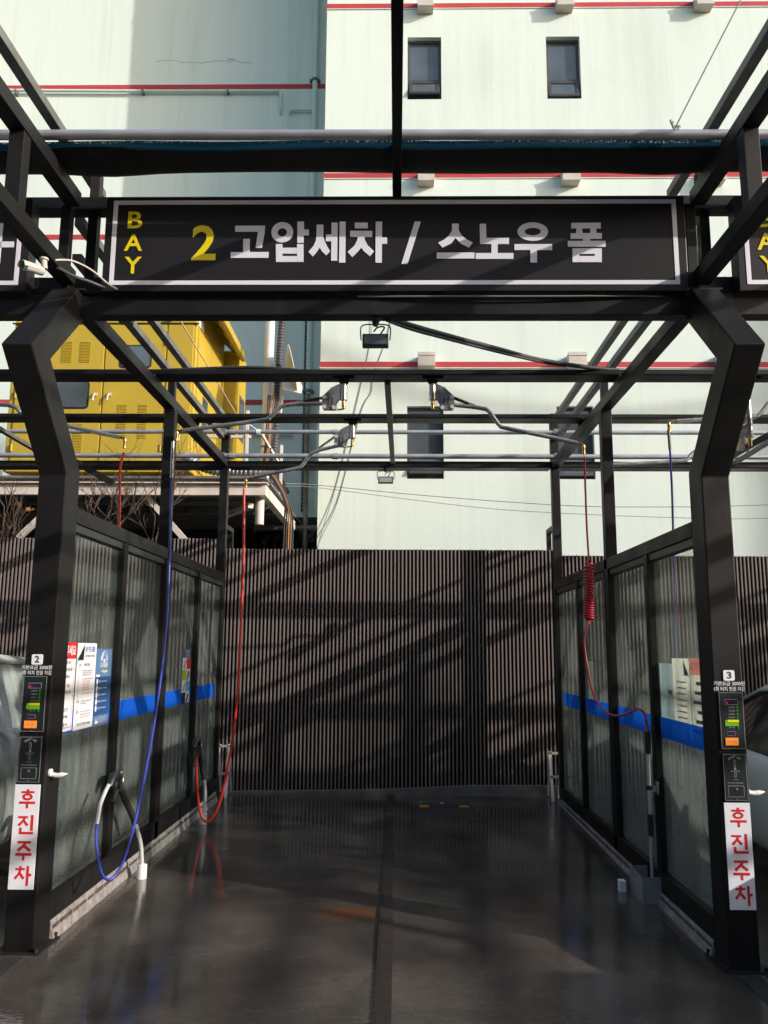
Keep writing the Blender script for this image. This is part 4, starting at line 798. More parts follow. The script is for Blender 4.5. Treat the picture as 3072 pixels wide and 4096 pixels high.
def rrect(x0, x1, z0, z1, r=.05):
    P = []
    for cx_, cz_, a0 in ((x1-r, z1-r, 0), (x0+r, z1-r, 90), (x0+r, z0+r, 180), (x1-r, z0+r, 270)):
        P += [(cx_+r*math.cos(R(a0+k*22.5)), cz_+r*math.sin(R(a0+k*22.5))) for k in range(5)]
    return P
for x0, x1, z0, z1 in ((-4.62, -4.135, 4.80, 5.19), (-3.74, -3.30, 5.38, 5.71)):
    wf = MB().prism_y(rrect(x0, x1, z0, z1), cy0-.032, cy0-.0225).build('window', 'black', CB)
    MB().prism_y(rrect(x0+.02, x1-.02, z0+.02, z1-.02, .04), cy0-.036, cy0-.0325).build('pane', 'wglass', wf)
for x in (-4.065, -3.868):
    h = MB(); h.cyl((x+.02, cy0-.0225, 5.0), (x+.02, cy0-.05, 5.0), .025, 14); h.tube([(x+.018, cy0-.06, 5.0), (x+.005, cy0-.075, 4.965), (x, cy0-.075, 4.90)], .013, 10); h.build('door_handle', 'ivory', CB)
h = MB(); h.cyl((-3.06, cy0-.001, 6.08), (-3.06, cy0-.05, 6.08), .02, 12); h.ring((-3.06, 6.085), .045, .03, .028, .016, cy0-.065, cy0-.045, 18); h.build('lifting_eye', 'brass', CB)
for x in (-5.15, -3.12, -3.075):
    for z in (4.25, 5.0, 5.75): MB().cyl((x, cy0-.026, z-.05), (x, cy0-.026, z+.05), .014, 10).build('hinge', 'yellow_dk', CB)
MB().box(-4.9, -4.74, cy0-.026, cy0-.0225, 5.55, 5.66).build('label_plate', 'plate', CB)
MB().box(-3.02, -2.86, cy0-.026, cy0-.0225, 4.36, 4.44).build('label_plate', 'palewhite', CB)
MB().box(-3.32, -3.03, cy0-.006, cy0-.0005, 6.13, 6.30).build('access_plate', 'yellow', CB)
sd = MB().prism_y([(cx1-.0005, 6.40), (cx1+.30, 6.10), (cx1+.34, 6.12), (cx1+.34, 6.24), (cx1-.0005, 6.49)], cy0+.02, cy1-.03); sd.build('side_hood', 'yellow', CB)
for y in (6.5, 6.9, 7.3, 7.7):
    v = MB(); c = Vector((cx1+.15, y+.1, 6.247)); n = Vector((.30, 0, -.30)).normalized(); d = Vector((-.30, 0, -.30)).normalized()
    d = Vector((.3, 0, -.3)).normalized(); nn = Vector((-.3, 0, -.3)).normalized()
    ps = [c+nn*.006+d*(.10*math.cos(2*math.pi*k/18))+Vector((0, 1, 0))*(.13*math.sin(2*math.pi*k/18)) for k in range(18)]
    v.add(ps+[q-nn*.005 for q in ps], [tuple(range(18)), tuple(range(35, 17, -1))]+[(i, (i+1) % 18, (i+1) % 18+18, i+18) for i in range(18)]); v.build('hood_vent', 'black', CB)
MB().box(cx1+.0005, cx1+.012, 6.36, 6.62, 6.02, 6.16).build('label_plate', 'plate', CB)
for a, b in ((6.35, 7.1), (7.14, 7.62), (7.66, 8.03)): MB().box(cx1+.0005, cx1+.018, a, b, 4.0, 5.98).build('side_door', 'yellow', CB, bevel=.004)
MB().box(cx1+.0185, cx1+.025, 6.68, 6.98, 4.6, 5.1).build('side_window', 'wglass', CB)
MB().box(-2.75, -2.45, 8.09, 8.7, 3.801, 6.3).build('rear_cabinet', 'yellow', CB)
MB().box(-2.4495, -2.44, 8.2, 8.6, 4.9, 5.6).build('rear_window', 'wglass', CB)

PO = thing('exhaust_mast', 'tall galvanised pipe mast standing beside the yellow enclosure', 'pipe', (-1.88, 7.5, 3.8))
MB().tube([(-1.90, 7.5, 3.80), (-1.865, 7.5, 7.4)], .072, 18).build('pipe', 'polegrey', PO)
for z in (4.55, 6.75): MB().tube([(-1.887, 7.5, z), (-1.887, 7.5, z+.03)], .079, 18).build('clamp', 'grey_steel', PO)
def ribbed(pts, r, n, mtl, name, label, cat):
    P = smooth_path(pts, 8); L = [0]
    for i in range(1, len(P)): L.append(L[-1]+(P[i]-P[i-1]).length)
    out = []; T = L[-1]; N_ = n*6; j = 0
    for k in range(N_+1):
        d = T*k/N_
        while j < len(L)-2 and L[j+1] < d: j += 1
        t = (d-L[j])/max(1e-6, L[j+1]-L[j]); out.append(P[j].lerp(P[j+1], t))
    mb = MB(); mb.tube(out, r, 14, rf=lambda i: r*(1+.14*math.sin(i*2*math.pi/6)))
    return tag(mb.build(name, mtl, loc=tuple(P[0])), label, cat)
ribbed([(-1.700, 7.66, 7.0), (-1.735, 7.66, 6.2), (-1.765, 7.66, 5.5), (-1.77, 7.66, 4.9), (-1.79, 7.62, 4.3), (-1.80, 7.5, 4.0)], .052, 62, 'duct', 'corrugated_duct', 'dark corrugated duct running down beside the galvanised mast', 'duct')
ribbed([(-2.75, 6.2, 4.12), (-2.55, 6.14, 3.98), (-2.30, 6.1, 3.90), (-2.05, 6.08, 3.885), (-1.80, 6.1, 3.90), (-1.68, 6.3, 3.97), (-1.70, 6.9, 4.10)], .062, 36, 'silverhose', 'corrugated_hose', 'silvery ribbed hose lying along the platform edge under the enclosure', 'hose')
cb = thing('cable_bundle', 'bundle of black, grey and orange cables dropping behind the fence', 'cables', (-1.5, 6.6, 3.7))
for i, (mtl, dx) in enumerate((('cable', 0), ('orangecable', .03), ('wire', .06), ('cable', .085), ('cable', -.03))):
    pts = [(-1.80+dx, 7.25, 5.3), (-1.82+dx*.8, 7.2, 4.6), (-1.74+dx*.7, 6.6, 4.08), (-1.55+dx*.6, 6.3, 3.80), (-1.40+dx*.5, 6.25, 3.52), (-1.385+dx, 6.3, 3.2), (-1.40+dx, 6.32, 2.3)]
    MB().tube(smooth_path(pts, 6), .012, 8).build('cable', mtl, cb)
DS = thing('satellite_dish', 'cream satellite dish seen edge on, fixed to the mast', 'satellite dish', (-1.62, 7.35, 5.5))
nrm = Vector((.94, .13, .20)).normalized(); c0 = Vector((-1.53, 7.25, 5.70)); ax = nrm.orthogonal().normalized(); ay = nrm.cross(ax)
d = MB(); vs = []; fs = []; nr, nsg = 7, 32
for s_, off in ((1, 0), (-1, -.012)):
    for i in range(nr+1):
        rr = .40*i/nr
        for k in range(nsg): vs.append(c0+nrm*(.20*rr*rr/.4+off-.03)+ax*(rr*math.cos(2*math.pi*k/nsg))+ay*(rr*math.sin(2*math.pi*k/nsg)*.9))
q = (nr+1)*nsg
for s_ in (0, q):
    for i in range(nr):
        for k in range(nsg): fs.append((s_+i*nsg+k, s_+i*nsg+(k+1) % nsg, s_+(i+1)*nsg+(k+1) % nsg, s_+(i+1)*nsg+k))
for k in range(nsg): fs.append((nr*nsg+k, nr*nsg+(k+1) % nsg, q+nr*nsg+(k+1) % nsg, q+nr*nsg+k))
d.add(vs, fs, True); d.build('reflector', 'ivory', DS)
MB().bar((-1.60, 7.3, 5.66), (-1.66, 7.32, 5.05), .04, .04).build('bracket', 'beige', DS)
MB().prism_y([(-1.60, 5.52), (-1.36, 5.50), (-1.32, 5.42), (-1.335, 5.30), (-1.60, 5.36)], 7.16, 7.20).build('mount_plate', 'white', DS)
MB().bar((-1.36, 7.2, 5.48), (-1.18, 7.1, 5.60), .022, .022).build('feed_arm', 'ivory', DS)

# ------------------------------------------------------------------ water pipes along the rear
def hpipe(z, y, r, label):
    t = thing('water_pipe', label, 'pipe', (0, y, z), 'galvanised water pipes along the rear of the bays')
    MB().tube([(-9.4, y, z+.004), (-1.2, y, z+.002), (-.06, y, z), (3, y, z), (13.2, y, z)], r, 14).build('pipe', 'galv', t)
    for x in (-1.75, 1.88, -.6): MB().tube([(x-.03, y, z), (x+.03, y, z)], r*1.3, 14).build('coupling', 'galv', t)
    for x in (-1.845, 1.845): MB().box(x-.02, x+.02, y-.03, 4.43, z-.035, z+.035).build('pipe_clip', 'stain', t)
hpipe(3.963, 4.36, .024, 'upper galvanised water pipe across the rear posts')
hpipe(3.688, 4.36, .027, 'lower galvanised water pipe just above the rear cross beam')

# ------------------------------------------------------------------ swing arms
def swing_arm(dx, y, s, ztop, path, fit, label, tilt=0.0):
    """s = +1 reaches to the right, -1 to the left; dx the pivot; heights measured from the beam underside"""
    G = 'stainless swing arms under the cross beams'
    t = thing('swing_arm', label, 'swing arm', (dx, y, ztop), G)
    X = lambda v: dx+s*v
    MB().box(dx-.082, dx+.082, y-.05, y+.05, ztop-.012, ztop-.0005).build('mount_plate', 'steel2', t)
    MB().tube([(dx, y, ztop-.0125), (dx, y, ztop-.045)], .05, 16, rf=lambda i: .05-.022*i).build('collar', 'steel2', t)
    MB().tube([(dx, y, ztop-.046), (dx, y, ztop-.175)], .027, 16).build('pivot', 'stain', t)
    MB().tube([(dx, y, ztop-.176), (dx, y, ztop-.20), (dx, y, ztop-.21), (dx, y, ztop-.245)], .014, 8, rf=lambda i: (.012, .015, .017, .012)[i]).tube([(dx, y, ztop-.246), (X(.05), y, ztop-.252)], .007, 8).build('inlet_fitting', 'brass', t)
    for yy in (-.016, .012):
        MB().prism_y([(X(.028), ztop-.045), (X(.095), ztop-.075), (X(.165), ztop-.145), (X(.17), ztop-.21), (X(.155), ztop-.255), (X(.055), ztop-.255), (X(.055), ztop-.205), (X(.035), ztop-.172), (X(.028), ztop-.17)], y+yy, y+yy+.004).build('bracket_plate', 'stain', t)
    for a, b in ((.15, .155), (.075, .238), (.15, .232)): MB().cyl((X(a), y-.024, ztop-b), (X(a), y+.024, ztop-b), .016, 12).build('bracket_bolt', 'alu', t)
    for a in (.085, .115): MB().box(min(X(a), X(a+.008)), max(X(a), X(a+.008)), y-.0172, y-.0158, ztop-.215, ztop-.16).build('slot', 'black', t)
    MB().tube(path, .0165, 12).build('arm_tube', 'stain', t)
    a = Vector((X(.165), y, ztop-.155)); e = Vector(path[0])+(Vector(path[4])-Vector(path[0])).normalized()*.20; e.z += .02
    sp = MB(); n = 90; dr = (e-a); u = dr.normalized().orthogonal().normalized(); v = dr.normalized().cross(u)
    sp.tube([a+dr*(k/n)+u*.011*math.cos(k*2*math.pi/6)+v*.011*math.sin(k*2*math.pi/6) for k in range(n+1)], .0036, 5); sp.build('spring', 'steel2', t)
    MB().bar(e, e+dr.normalized()*.06, .012, .022).build('spring_lug', 'stain', t)
    q = MB(); p0 = Vector(path[-1]); p1 = Vector(fit); q.tube([p0, p0.lerp(p1, .5), p1], .0105, 10)
    q.tube([p1, p1+Vector((0, 0, -.02)), p1+Vector((0, 0, -.03)), p1+Vector((0, 0, -.075))], .012, 8, rf=lambda i: (.011, .016, .013, .014)[i]); q.build('outlet_fitting', 'brass', t)
    return t
YA, YBm = 1.638, 2.927
def kk(p, y, yo): # same line of sight, moved to the beam's middle
    k = (y+4.6071)/(yo+4.6071); return (.0853+(p[0]-.0853)*k, y, 1.5679+(p[1]-1.5679)*k)
def PA(l, y=YA, yo=1.55): return smooth_path([kk(p, y, yo) for p in l], 5)
swing_arm(-.333, YA, -1, 3.668, PA([(-.44, 3.440), (-.62, 3.437), (-.741, 3.431), (-.817, 3.407), (-.892, 3.330), (-.945, 3.308), (-1.333, 3.253), (-1.567, 3.223)]), kk((-1.605, 3.217), YA, 1.55), 'left front swing arm carrying the blue hose')
swing_arm(.362, YA, 1, 3.668, PA([(.44, 3.436), (.60, 3.421), (.721, 3.405), (.787, 3.380), (.868, 3.268), (.928, 3.245), (1.20, 3.187), (1.457, 3.131)]), kk((1.502, 3.117), YA, 1.55), 'right front swing arm carrying the coiled red hose')
swing_arm(-.333, YBm, -1, 3.69, PA([(-.44, 3.437), (-.55, 3.411), (-.662, 3.380), (-.719, 3.344), (-.787, 3.249), (-.832, 3.221), (-1.05, 3.174), (-1.25, 3.130)], YBm, 2.86), kk((-1.305, 3.112), YBm, 2.86), 'rear swing arm carrying the bright red hose')
# arms of the neighbouring bays that reach into view
swing_arm(2.80, YA, -1, 3.668-.33, PA([(2.92, 3.455), (2.86, 3.372), (2.815, 3.338), (2.76, 3.336), (2.58, 3.325), (2.40, 3.313), (2.213, 3.303)]), kk((2.156, 3.293), YA, 1.55), 'swing arm half hidden behind the bent right column, holding a thin blue hose') if 0 else None
def plain_arm(path, fit, label):
    t = thing('swing_arm', label, 'swing arm', path[0], 'stainless swing arms under the cross beams')
    MB().tube(path, .0165, 12).build('arm_tube', 'stain', t)
    q = MB(); p0 = Vector(path[-1]); p1 = Vector(fit); q.tube([p0, p0.lerp(p1, .5), p1], .0105, 10); q.tube([p1, p1+Vector((0, 0, -.02)), p1+Vector((0, 0, -.03)), p1+Vector((0, 0, -.075))], .012, 8, rf=lambda i: (.011, .016, .013, .014)[i]); q.build('outlet_fitting', 'brass', t)
    q = MB(); a = Vector(path[0]); x = a.x
    q.prism_y([(x-.06, a.z+.03), (x+.06, a.z-.02), (x+.09, a.z+.10), (x+.02, a.z+.16), (x-.03, a.z+.12)], a.y-.02, a.y+.02); q.build('bracket_plate', 'stain', t); return t
plain_arm(PA([(3.30, 3.43), (3.0, 3.470), (2.93, 3.455), (2.86, 3.372), (2.815, 3.338), (2.76, 3.336), (2.45, 3.318), (2.213, 3.303)]), kk((2.156, 3.293), YA, 1.55), 'swing arm behind the bent right column with a thin blue hose')
plain_arm(PA([(3.25, 3.40), (2.90, 3.40), (2.80, 3.372), (2.745, 3.308), (2.68, 3.296), (2.35, 3.276), (1.995, 3.256)], YBm, 2.86), kk((1.97, 3.252), YBm, 2.86), 'rear swing arm partly hidden by the right column and mid post')
plain_arm(PA([(-3.30, 3.42), (-2.99, 3.427), (-2.873, 3.408), (-2.83, 3.368), (-2.78, 3.35), (-2.444, 3.256), (-2.045, 3.17)]), kk((-2.003, 3.158), YA, 1.55), 'swing arm behind the left column with a red hose')
bk = thing('pivot_bracket', 'stainless pivot bracket hanging right of the bent right column', 'bracket', (2.77, YA, 3.2))
zz = 3.26
MB().box(2.70, 2.90, YA-.05, YA+.05, 3.655, 3.6675).build('mount_plate', 'steel2', bk)
MB().tube([(2.80, YA, 3.655), (2.80, YA, 3.30), (2.80, YA, 3.20)], .028, 14).build('pivot', 'stain', bk)
MB().tube([(2.80, YA, 3.19), (2.80, YA, 3.13)], .015, 10).build('inlet_fitting', 'brass', bk)
MB().prism_y([(2.78, 3.30), (2.69, 3.28), (2.64, 3.18), (2.66, 3.09), (2.75, 3.10), (2.755, 3.2), (2.78, 3.22)], YA-.02, YA+.02).build('bracket_plate', 'stain', bk)

# ------------------------------------------------------------------ hoses
def hose(name, pts, r, mtl, label, grp='hoses hanging from the swing arms', n=6):
    o = MB().tube(smooth_path(pts, n), r, 10).build(name, mtl, loc=tuple(pts[0])); return tag(o, label, 'hose', grp)
bl = [(-1.645, 1.6, 3.15), (-1.643, 1.60, 3.05), (-1.636, 1.58, 2.69), (-1.60, 1.50, 2.20), (-1.565, 1.38, 1.736), (-1.545, 1.22, 1.357), (-1.530, 1.05, 1.038), (-1.508, .76, .641), (-1.505, .55, .391), (-1.519, .45, .303), (-1.55, .40, .264), (-1.595, .40, .288), (-1.644, .45, .371), (-1.68, .50, .47), (-1.696, .55, .545)]
hose('spray_hose', bl[1:], .0082, 'blue_hose', 'blue hose drooping in a loop to the near left spray gun')
hose('hose_sleeve', [kk((2.150, 3.235), YA, 1.55), kk((2.153, 3.16), YA, 1.55), kk((2.154, 3.08), YA, 1.55)], .0115, 'grey_steel', 'grey sleeve above the thin blue hose on the right', n=4)
t = hose('hose_sleeve', [bl[0], (-1.644, 1.6, 2.95), (-1.642, 1.595, 2.86)], .013, 'stain', 'steel sleeve at the top of the blue hose', n=4)
hose('hose_sleeve', [(-1.694, .545, .535), (-1.699, .585, .60), (-1.701, .61, .645), (-1.697, .665, .70), (-1.693, .71, .735)], .0125, 'alu', 'silver sleeve joining the blue hose to the near spray gun', n=4)
hose('spray_hose', [(-1.333, 2.927, 3.04), (-1.324, 2.92, 2.80), (-1.312, 2.91, 2.344), (-1.316, 2.90, 1.672), (-1.328, 2.92, 1.168), (-1.366, 2.96, .776), (-1.418, 3.0, .47), (-1.455, 3.0, .278), (-1.495, 3.0, .162), (-1.536, 3.0, .099), (-1.573, 3.0, .075), (-1.609, 3.0, .098), (-1.646, 3.0, .192), (-1.671, 3.0, .361), (-1.684, 3.0, .51), (-1.689, 3.02, .615)], .0115, 'red_hose', 'bright red hose hanging in a long loop to the rear spray gun')
co = []
zt, zb = 2.24, 1.79
top = [(1.526, YA, 3.04), (1.521, 1.62, 2.786), (1.517, 1.60, 2.50), (1.52, 1.59, 2.30), (1.519, 1.58, 2.26)]
P = smooth_path(top, 5); ntn = 21
for k in range(ntn*12+1):
    f = k/(ntn*12); th = f*ntn*2*math.pi; rr = .034*min(1, f*18+.2, (1-f)*18+.2)
    pitch = f+.07*math.sin(2*math.pi*f)*0
    ff = f**.82 if True else f
    P.append(Vector((1.513-.010*f+rr*math.cos(th), 1.57+rr*math.sin(th), zt-(zt-zb)*ff)))
low = [(1.492, 1.55, 1.775), (1.47, 1.54, 1.722), (1.451, 1.52, 1.632), (1.457, 1.5, 1.506), (1.467, 1.46, 1.384), (1.479, 1.42, 1.281), (1.5, 1.35, 1.199), (1.53, 1.27, 1.154), (1.571, 1.2, 1.138), (1.612, 1.1, 1.154), (1.65, 1.05, 1.182), (1.677, 1.0, 1.195), (1.703, .98, 1.176), (1.714, .97, 1.121), (1.718, .97, 1.078)]
P += smooth_path(low, 6)
tag(MB().tube(P, .0078, 9).build('coiled_hose', 'crimson_hose', loc=(1.52, YA, 3.04)), 'red hose with a coiled middle leading to the upright foam lance', 'hose', 'hoses hanging from the swing arms')
hose('spray_hose', [kk((2.154, 3.10), YA, 1.55), kk((2.154, 2.9), YA, 1.55), kk((2.152, 2.692), YA, 1.55), kk((2.134, 1.945), YA, 1.55), kk((2.127, 1.40), YA, 1.55), (2.2, 1.5, .9), (2.3, 1.3, .35)], .0085, 'blue_hose', 'thin dark blue hose behind the right glass wall')
hose('spray_hose', [kk((-2.003, 3.05), YA, 1.55), kk((-2.021, 2.971), YA, 1.55), kk((-2.025, 2.873), YA, 1.55), kk((-2.005, 2.469), YA, 1.55), kk((-2.006, 2.23), YA, 1.55)], .0095, 'red_hose', 'red hose dropping behind the left glass wall')
P = []
for k in range(16*10+1):
    f = k/160; th = f*16*2*math.pi; P.append(Vector((-2.04-.02*f+.032*math.cos(th), 1.64+.032*math.sin(th), 2.23-.50*f)))
tag(MB().tube(P, .0078, 7).build('coiled_hose', 'crimson_hose', loc=(-2.04, 1.64, 2.2)), 'coiled red hose blurred behind the left glass wall', 'hose', 'hoses hanging from the swing arms')

# ------------------------------------------------------------------ spray guns, lance and holders
def gun(o, label, wand, s=1.0):
    t = thing('spray_gun', label, 'spray gun', o, 'pressure spray guns hung on the left wall'); o = Vector(o)
    b = MB(); o = o+Vector((0, 0, -.0)); b.tube(smooth_path([o+Vector((-.0, -.07, .0))*s, o+Vector((0, -.02, .05))*s, o+Vector((0, .05, .055))*s, o+Vector((0, .12, -.02))*s], 5), .02*s, 10, rf=lambda i: (.017+.012*math.sin(i/15*math.pi))*s)
    b.build('gun_body', 'black', t)
    MB().tube(smooth_path([o+Vector((.0, .03, .02))*s, o+Vector((.0, .045, -.06))*s, o+Vector((0, .02, -.11))*s], 4), .017*s, 10).build('grip', 'rubber', t)
    r = MB(); c = o+Vector((.005, .13, .02))*s; r.tube([c+Vector((0, .045*math.cos(a), .045*math.sin(a)))*s for a in [2*math.pi*k/20 for k in range(21)]], .006*s, 8, cap=False); r.build('hook_ring', 'stain', t)
    W_ = smooth_path(wand, 5); n = len(W_)
    MB().tube(W_[:int(n*.48)], .022*s, 10).build('insulated_sleeve', 'rubber', t); MB().tube(W_[int(n*.48)-1:], .015*s, 10).build('wand', 'alu', t)
    return t
gun((-1.735, .93, .70), 'black spray gun with a bent steel wand by the near left mullion', [(-1.735, 1.04, .70), (-1.728, 1.15, .58), (-1.715, 1.28, .46), (-1.70, 1.37, .34), (-1.685, 1.43, .22), (-1.678, 1.45, .10), (-1.676, 1.455, .045)])
gun((-1.70, 3.02, .70), 'black spray gun hung on the wall near the rear ladder', [(-1.70, 3.12, .66), (-1.695, 3.20, .56), (-1.68, 3.27, .42), (-1.665, 3.30, .28), (-1.665, 3.29, .14), (-1.67, 3.28, .05)])
for (x, y), lb in (((-1.676, 1.455), 'white cup holder on the floor under the near spray wand'), ((-1.67, 3.28), 'white cup holder on the floor under the rear spray wand')):
    c = MB(); z0 = zf(x, y); c.tube([(x, y, z0), (x, y, z0+.09)], .034, 20); c.tube([(x, y, z0+.0905), (x, y, z0+.094)], .034, 20, rf=lambda i: .034-.004*i)
    tag(c.build('wand_holder', 'white', loc=(x, y, z0)), lb, 'holder', 'white wand holders on the floor')
for y, z, lb in ((1.03, .72, 'black bracket holding the near spray gun on the mullion'), (3.10, .60, 'black bracket holding the rear spray gun on the glass frame')):
    tag(MB().box(-1.80, -1.755, y-.03, y+.03, z-.06, z+.04).box(-1.755, -1.72, y-.035, y+.035, z-.075, z-.06).build('gun_bracket', 'black', loc=(-1.8, y, z), bevel=.003), lb, 'bracket')
LN = thing('foam_lance', 'upright foam lance with black grips standing in the steel floor box', 'lance', (1.77, 1.2, .1))
lp_ = [Vector((1.718, .97, 1.10)), Vector((1.775, 1.20, .02))]
def lat(f): return lp_[0].lerp(lp_[1], f)
MB().tube([lat(0), lat(.04)], .011, 10).build('connector', 'brass', LN)
MB().tube([lat(.04), lat(.17)], .019, 12).build('grip', 'rubber', LN); MB().tube([lat(.165), lat(1)], .0115, 12).build('tube', 'alu', LN)
MB().tube([lat(.535), lat(.665)], .019, 12).build('grip', 'rubber', LN)
MB().tube([lat(.36), lat(.385)], .024, 12).build('clamp_ring', 'black', LN)
tag(MB().box(1.745, 1.80, 1.065, 1.085, .665, .70).box(1.79, 1.7995, 1.05, 1.10, .65, .73).build('lance_clip', 'stain', loc=(1.79, 1.07, .7)), 'small steel clip holding the lance to the mullion', 'clip')
BX = thing('floor_box', 'open steel box on the floor at the foot of the lance', 'box', (1.75, 1.25, -.03))
zz = zf(1.7, 1.2); b = MB(); x0, x1, y0, y1, z1 = 1.68, 1.838, 1.10, 1.40, zz+.165; tt = .004
b.box(x0, x1, y0, y0+tt, zz, z1).box(x0, x1, y1-tt, y1, zz, z1).box(x0, x0+tt, y0+tt, y1-tt, zz, z1).box(x1-tt, x1, y0+tt, y1-tt, zz, z1).box(x0+tt, x1-tt, y0+tt, y1-tt, zz+.004, zz+.03)
b.build('box_shell', 'galv', BX); MB().cyl((1.72, 1.33, zz+.031), (1.72, 1.33, zz+.10), .022, 14).build('nozzle_cup', 'brass', BX)
tag(MB().box(1.60, 1.645, 1.36, 1.42, zz-.001, zz+.075).build('kerb_stop', 'plate', loc=(1.62, 1.39, zz), bevel=.004), 'small pale block on the floor beside the steel floor box', 'block')

# ------------------------------------------------------------------ ladders
def ladder(x, s, y, h, label):
    t = thing('step_ladder', label, 'ladder', (x, y, 0), 'small aluminium step ladders at the rear')
    X = lambda v: x+s*v
    for a in (0, .115):
        MB().bar((X(a), y-.11, zf(x, y)), (X(a)+.0, y+.015, h), .030, .022, (0, 1, 0)).build('rail', 'white', t)
        MB().bar((X(a), y+.17, .02), (X(a), y+.035, h-.01), .018, .026, (0, 1, 0)).build('rear_leg', 'alu', t)
    for k, z in enumerate((.25, h-.012)):
        yy = y-.11+(.125)*(z/h)
        MB().box(min(X(.012), X(.104)), max(X(.012), X(.104)), yy-.02, yy+.05, z-.018, z).build('tread', 'alu', t)
        for a in (0, .115): MB().box(X(a)-.010, X(a)+.018, yy-.02, yy+.02, z-.018, z+.008).build('tread_cap', 'capor', t)
    return t
ladder(-1.735, -1, 4.72, .545, 'small aluminium step ladder in the rear left corner')
ladder(1.745, 1, 4.68, .50, 'small aluminium step ladder in the rear right corner')

# ------------------------------------------------------------------ wheel stop
WS = thing('wheel_stop', 'flat black rubber ramp with two orange reflectors on the floor', 'wheel stop', (.56, 3.9, 0))
r = MB(); x0, x1, y0, y1 = .245, .885, 3.60, 4.20; hh = .05
r.add([(x0, y0, zf(x0, y0)), (x1, y0, zf(x1, y0)), (x1-.01, y1, 0), (x0+.045, y1, 0), (x0+.05, y0+.30, hh), (x1-.05, y0+.30, hh), (x1-.05, y1-.06, hh), (x0+.08, y1-.06, hh)],
      [(0, 1, 5, 4), (1, 2, 6, 5), (2, 3, 7, 6), (3, 0, 4, 7), (4, 5, 6, 7), (3, 2, 1, 0)])
r.build('ramp', 'rubber', WS, bevel=.005)
for x in (.365, .755): MB().box(x-.045, x+.045, 3.905, 3.95, hh, hh+.012).build('reflector', 'amber', WS)
MB().box(.53, .565, 4.10, 4.13, hh, hh+.008).build('reflector', 'yellowc', WS)

# ------------------------------------------------------------------ floodlights
def flood(x, y, zt, wd, ht, face, label):
    t = thing('floodlight', label, 'floodlight', (x, y, zt), 'floodlights hung under the beams')
    zb = zt-.10-ht; q = MB()
    q.tube(smooth_path([(x-wd/2-.008, y, zb+ht*.55), (x-wd/2-.012, y, zb+ht+.03), (x-wd/2-.004, y, zt-.045), (x-wd/2+.03, y, zt-.035), (x+wd/2-.03, y, zt-.035), (x+wd/2+.004, y, zt-.045), (x+wd/2+.012, y, zb+ht+.03), (x+wd/2+.008, y, zb+ht*.55)], 4), .0042, 7); q.build('bracket', 'black', t)
    MB().tube([(x, y, zt-.0005), (x, y, zt-.02), (x, y, zt-.045)], .022, 12, rf=lambda i: (.034, .022, .014)[i]).build('bracket_bolt', 'black', t)
    MB().box(x-wd/2, x+wd/2, y-.022, y+.03, zb, zb+ht).build('lamp_housing', 'black', t, bevel=.004)
    MB().box(x-wd/2+.012, x+wd/2-.012, y-.0255, y-.0225, zb+.010, zb+ht-.012).build('lamp_glass', 'ledpanel' if face else 'wglass', t)
    MB().tube(smooth_path([(x+.02, y+.02, zb+ht), (x+.05, y+.03, zb+ht+.05), (x+.045, y+.02, zt-.04), (x+.01, y+.01, zt-.05), (x-.01, y, zb+ht+.02)], 5), .005, 7).build('lamp_cord', 'cable', t)
flood(-.045, .09, 3.5195, .155, .075, False, 'black floodlight under the front beam, seen from behind')
flood(-.04, 4.44, 3.5725, .165, .075, True, 'floodlight under the rear beam with a grey lens')

# ------------------------------------------------------------------ cables, wires, rope
def line(name, pts, r, mtl, label, cat='cable', n=6): return tag(MB().tube(smooth_path(pts, n), r, 8).build(name, mtl, loc=tuple(pts[0])), label, cat)
cbl = thing('power_cable', 'thick black taped cable bundle sagging from the front beam to the right rail', 'cable', (0, .1, 3.55))
MB().tube(smooth_path([(-.05, .10, 3.545), (.02, .12, 3.545), (.165, .4, 3.608), (.445, .8, 3.69), (.837, 1.2, 3.745), (1.15, 1.42, 3.748), (1.49, 1.50, 3.722), (1.80, 1.60, 3.725)], 7), .017, 9).build('cable', 'cable', cbl)
MB().tube(smooth_path([(.02, .11, 3.52), (.175, .4, 3.578), (.46, .8, 3.660), (.85, 1.2, 3.718), (1.16, 1.42, 3.732), (1.35, 1.52, 3.74)], 7), .010, 8).build('cable', 'cable', cbl)
line('roof_cable', [(-1.75, 1.60, 3.722), (-1.3, 1.60, 3.742), (-1.0, 1.60, 3.745), (-.7, 1.6, 3.725)], .014, 'cable', 'black cable lying along the front cross beam on the left')
line('overhead_wire', [(-1.6, 7.6, 4.03), (-1.17, 8, 4.09), (.5, 8, 3.93), (2.48, 8, 3.79), (3.8, 8, 3.76), (5.77, 8, 3.80), (9, 8, 4.0)], .0055, 'wire', 'upper of two thin wires crossing in front of the building', 'wire')
line('overhead_wire', [(-1.6, 7.6, 3.99), (-1.17, 8, 4.05), (.5, 8, 3.84), (1.6, 8, 3.72), (2.82, 8, 3.65), (4.2, 8, 3.60), (5.76, 8, 3.59), (9, 8, 3.75)], .0045, 'wire', 'lower of two thin wires crossing in front of the building', 'wire')
line('wall_wire', [(.25, 8.9, 8.6), (-.04, 8.988, 7.12), (-.32, 8.988, 6.2), (-.36, 8.988, 5.9), (-.54, 8.988, 5.52), (-.9, 8.988, 4.02), (-1.215, 8.93, 3.25), (-1.22, 8.93, 2.9)], .006, 'wire', 'right wire running down the building face to its corner', 'wire')
line('wall_wire', [(-.2, 8.9, 8.3), (-.38, 8.988, 6.85), (-.52, 8.988, 6.1), (-.79, 8.988, 4.87), (-.98, 8.988, 4.1), (-1.205, 8.93, 3.27), (-1.21, 8.93, 2.8)], .006, 'wire', 'left wire running down the building face to its corner', 'wire')
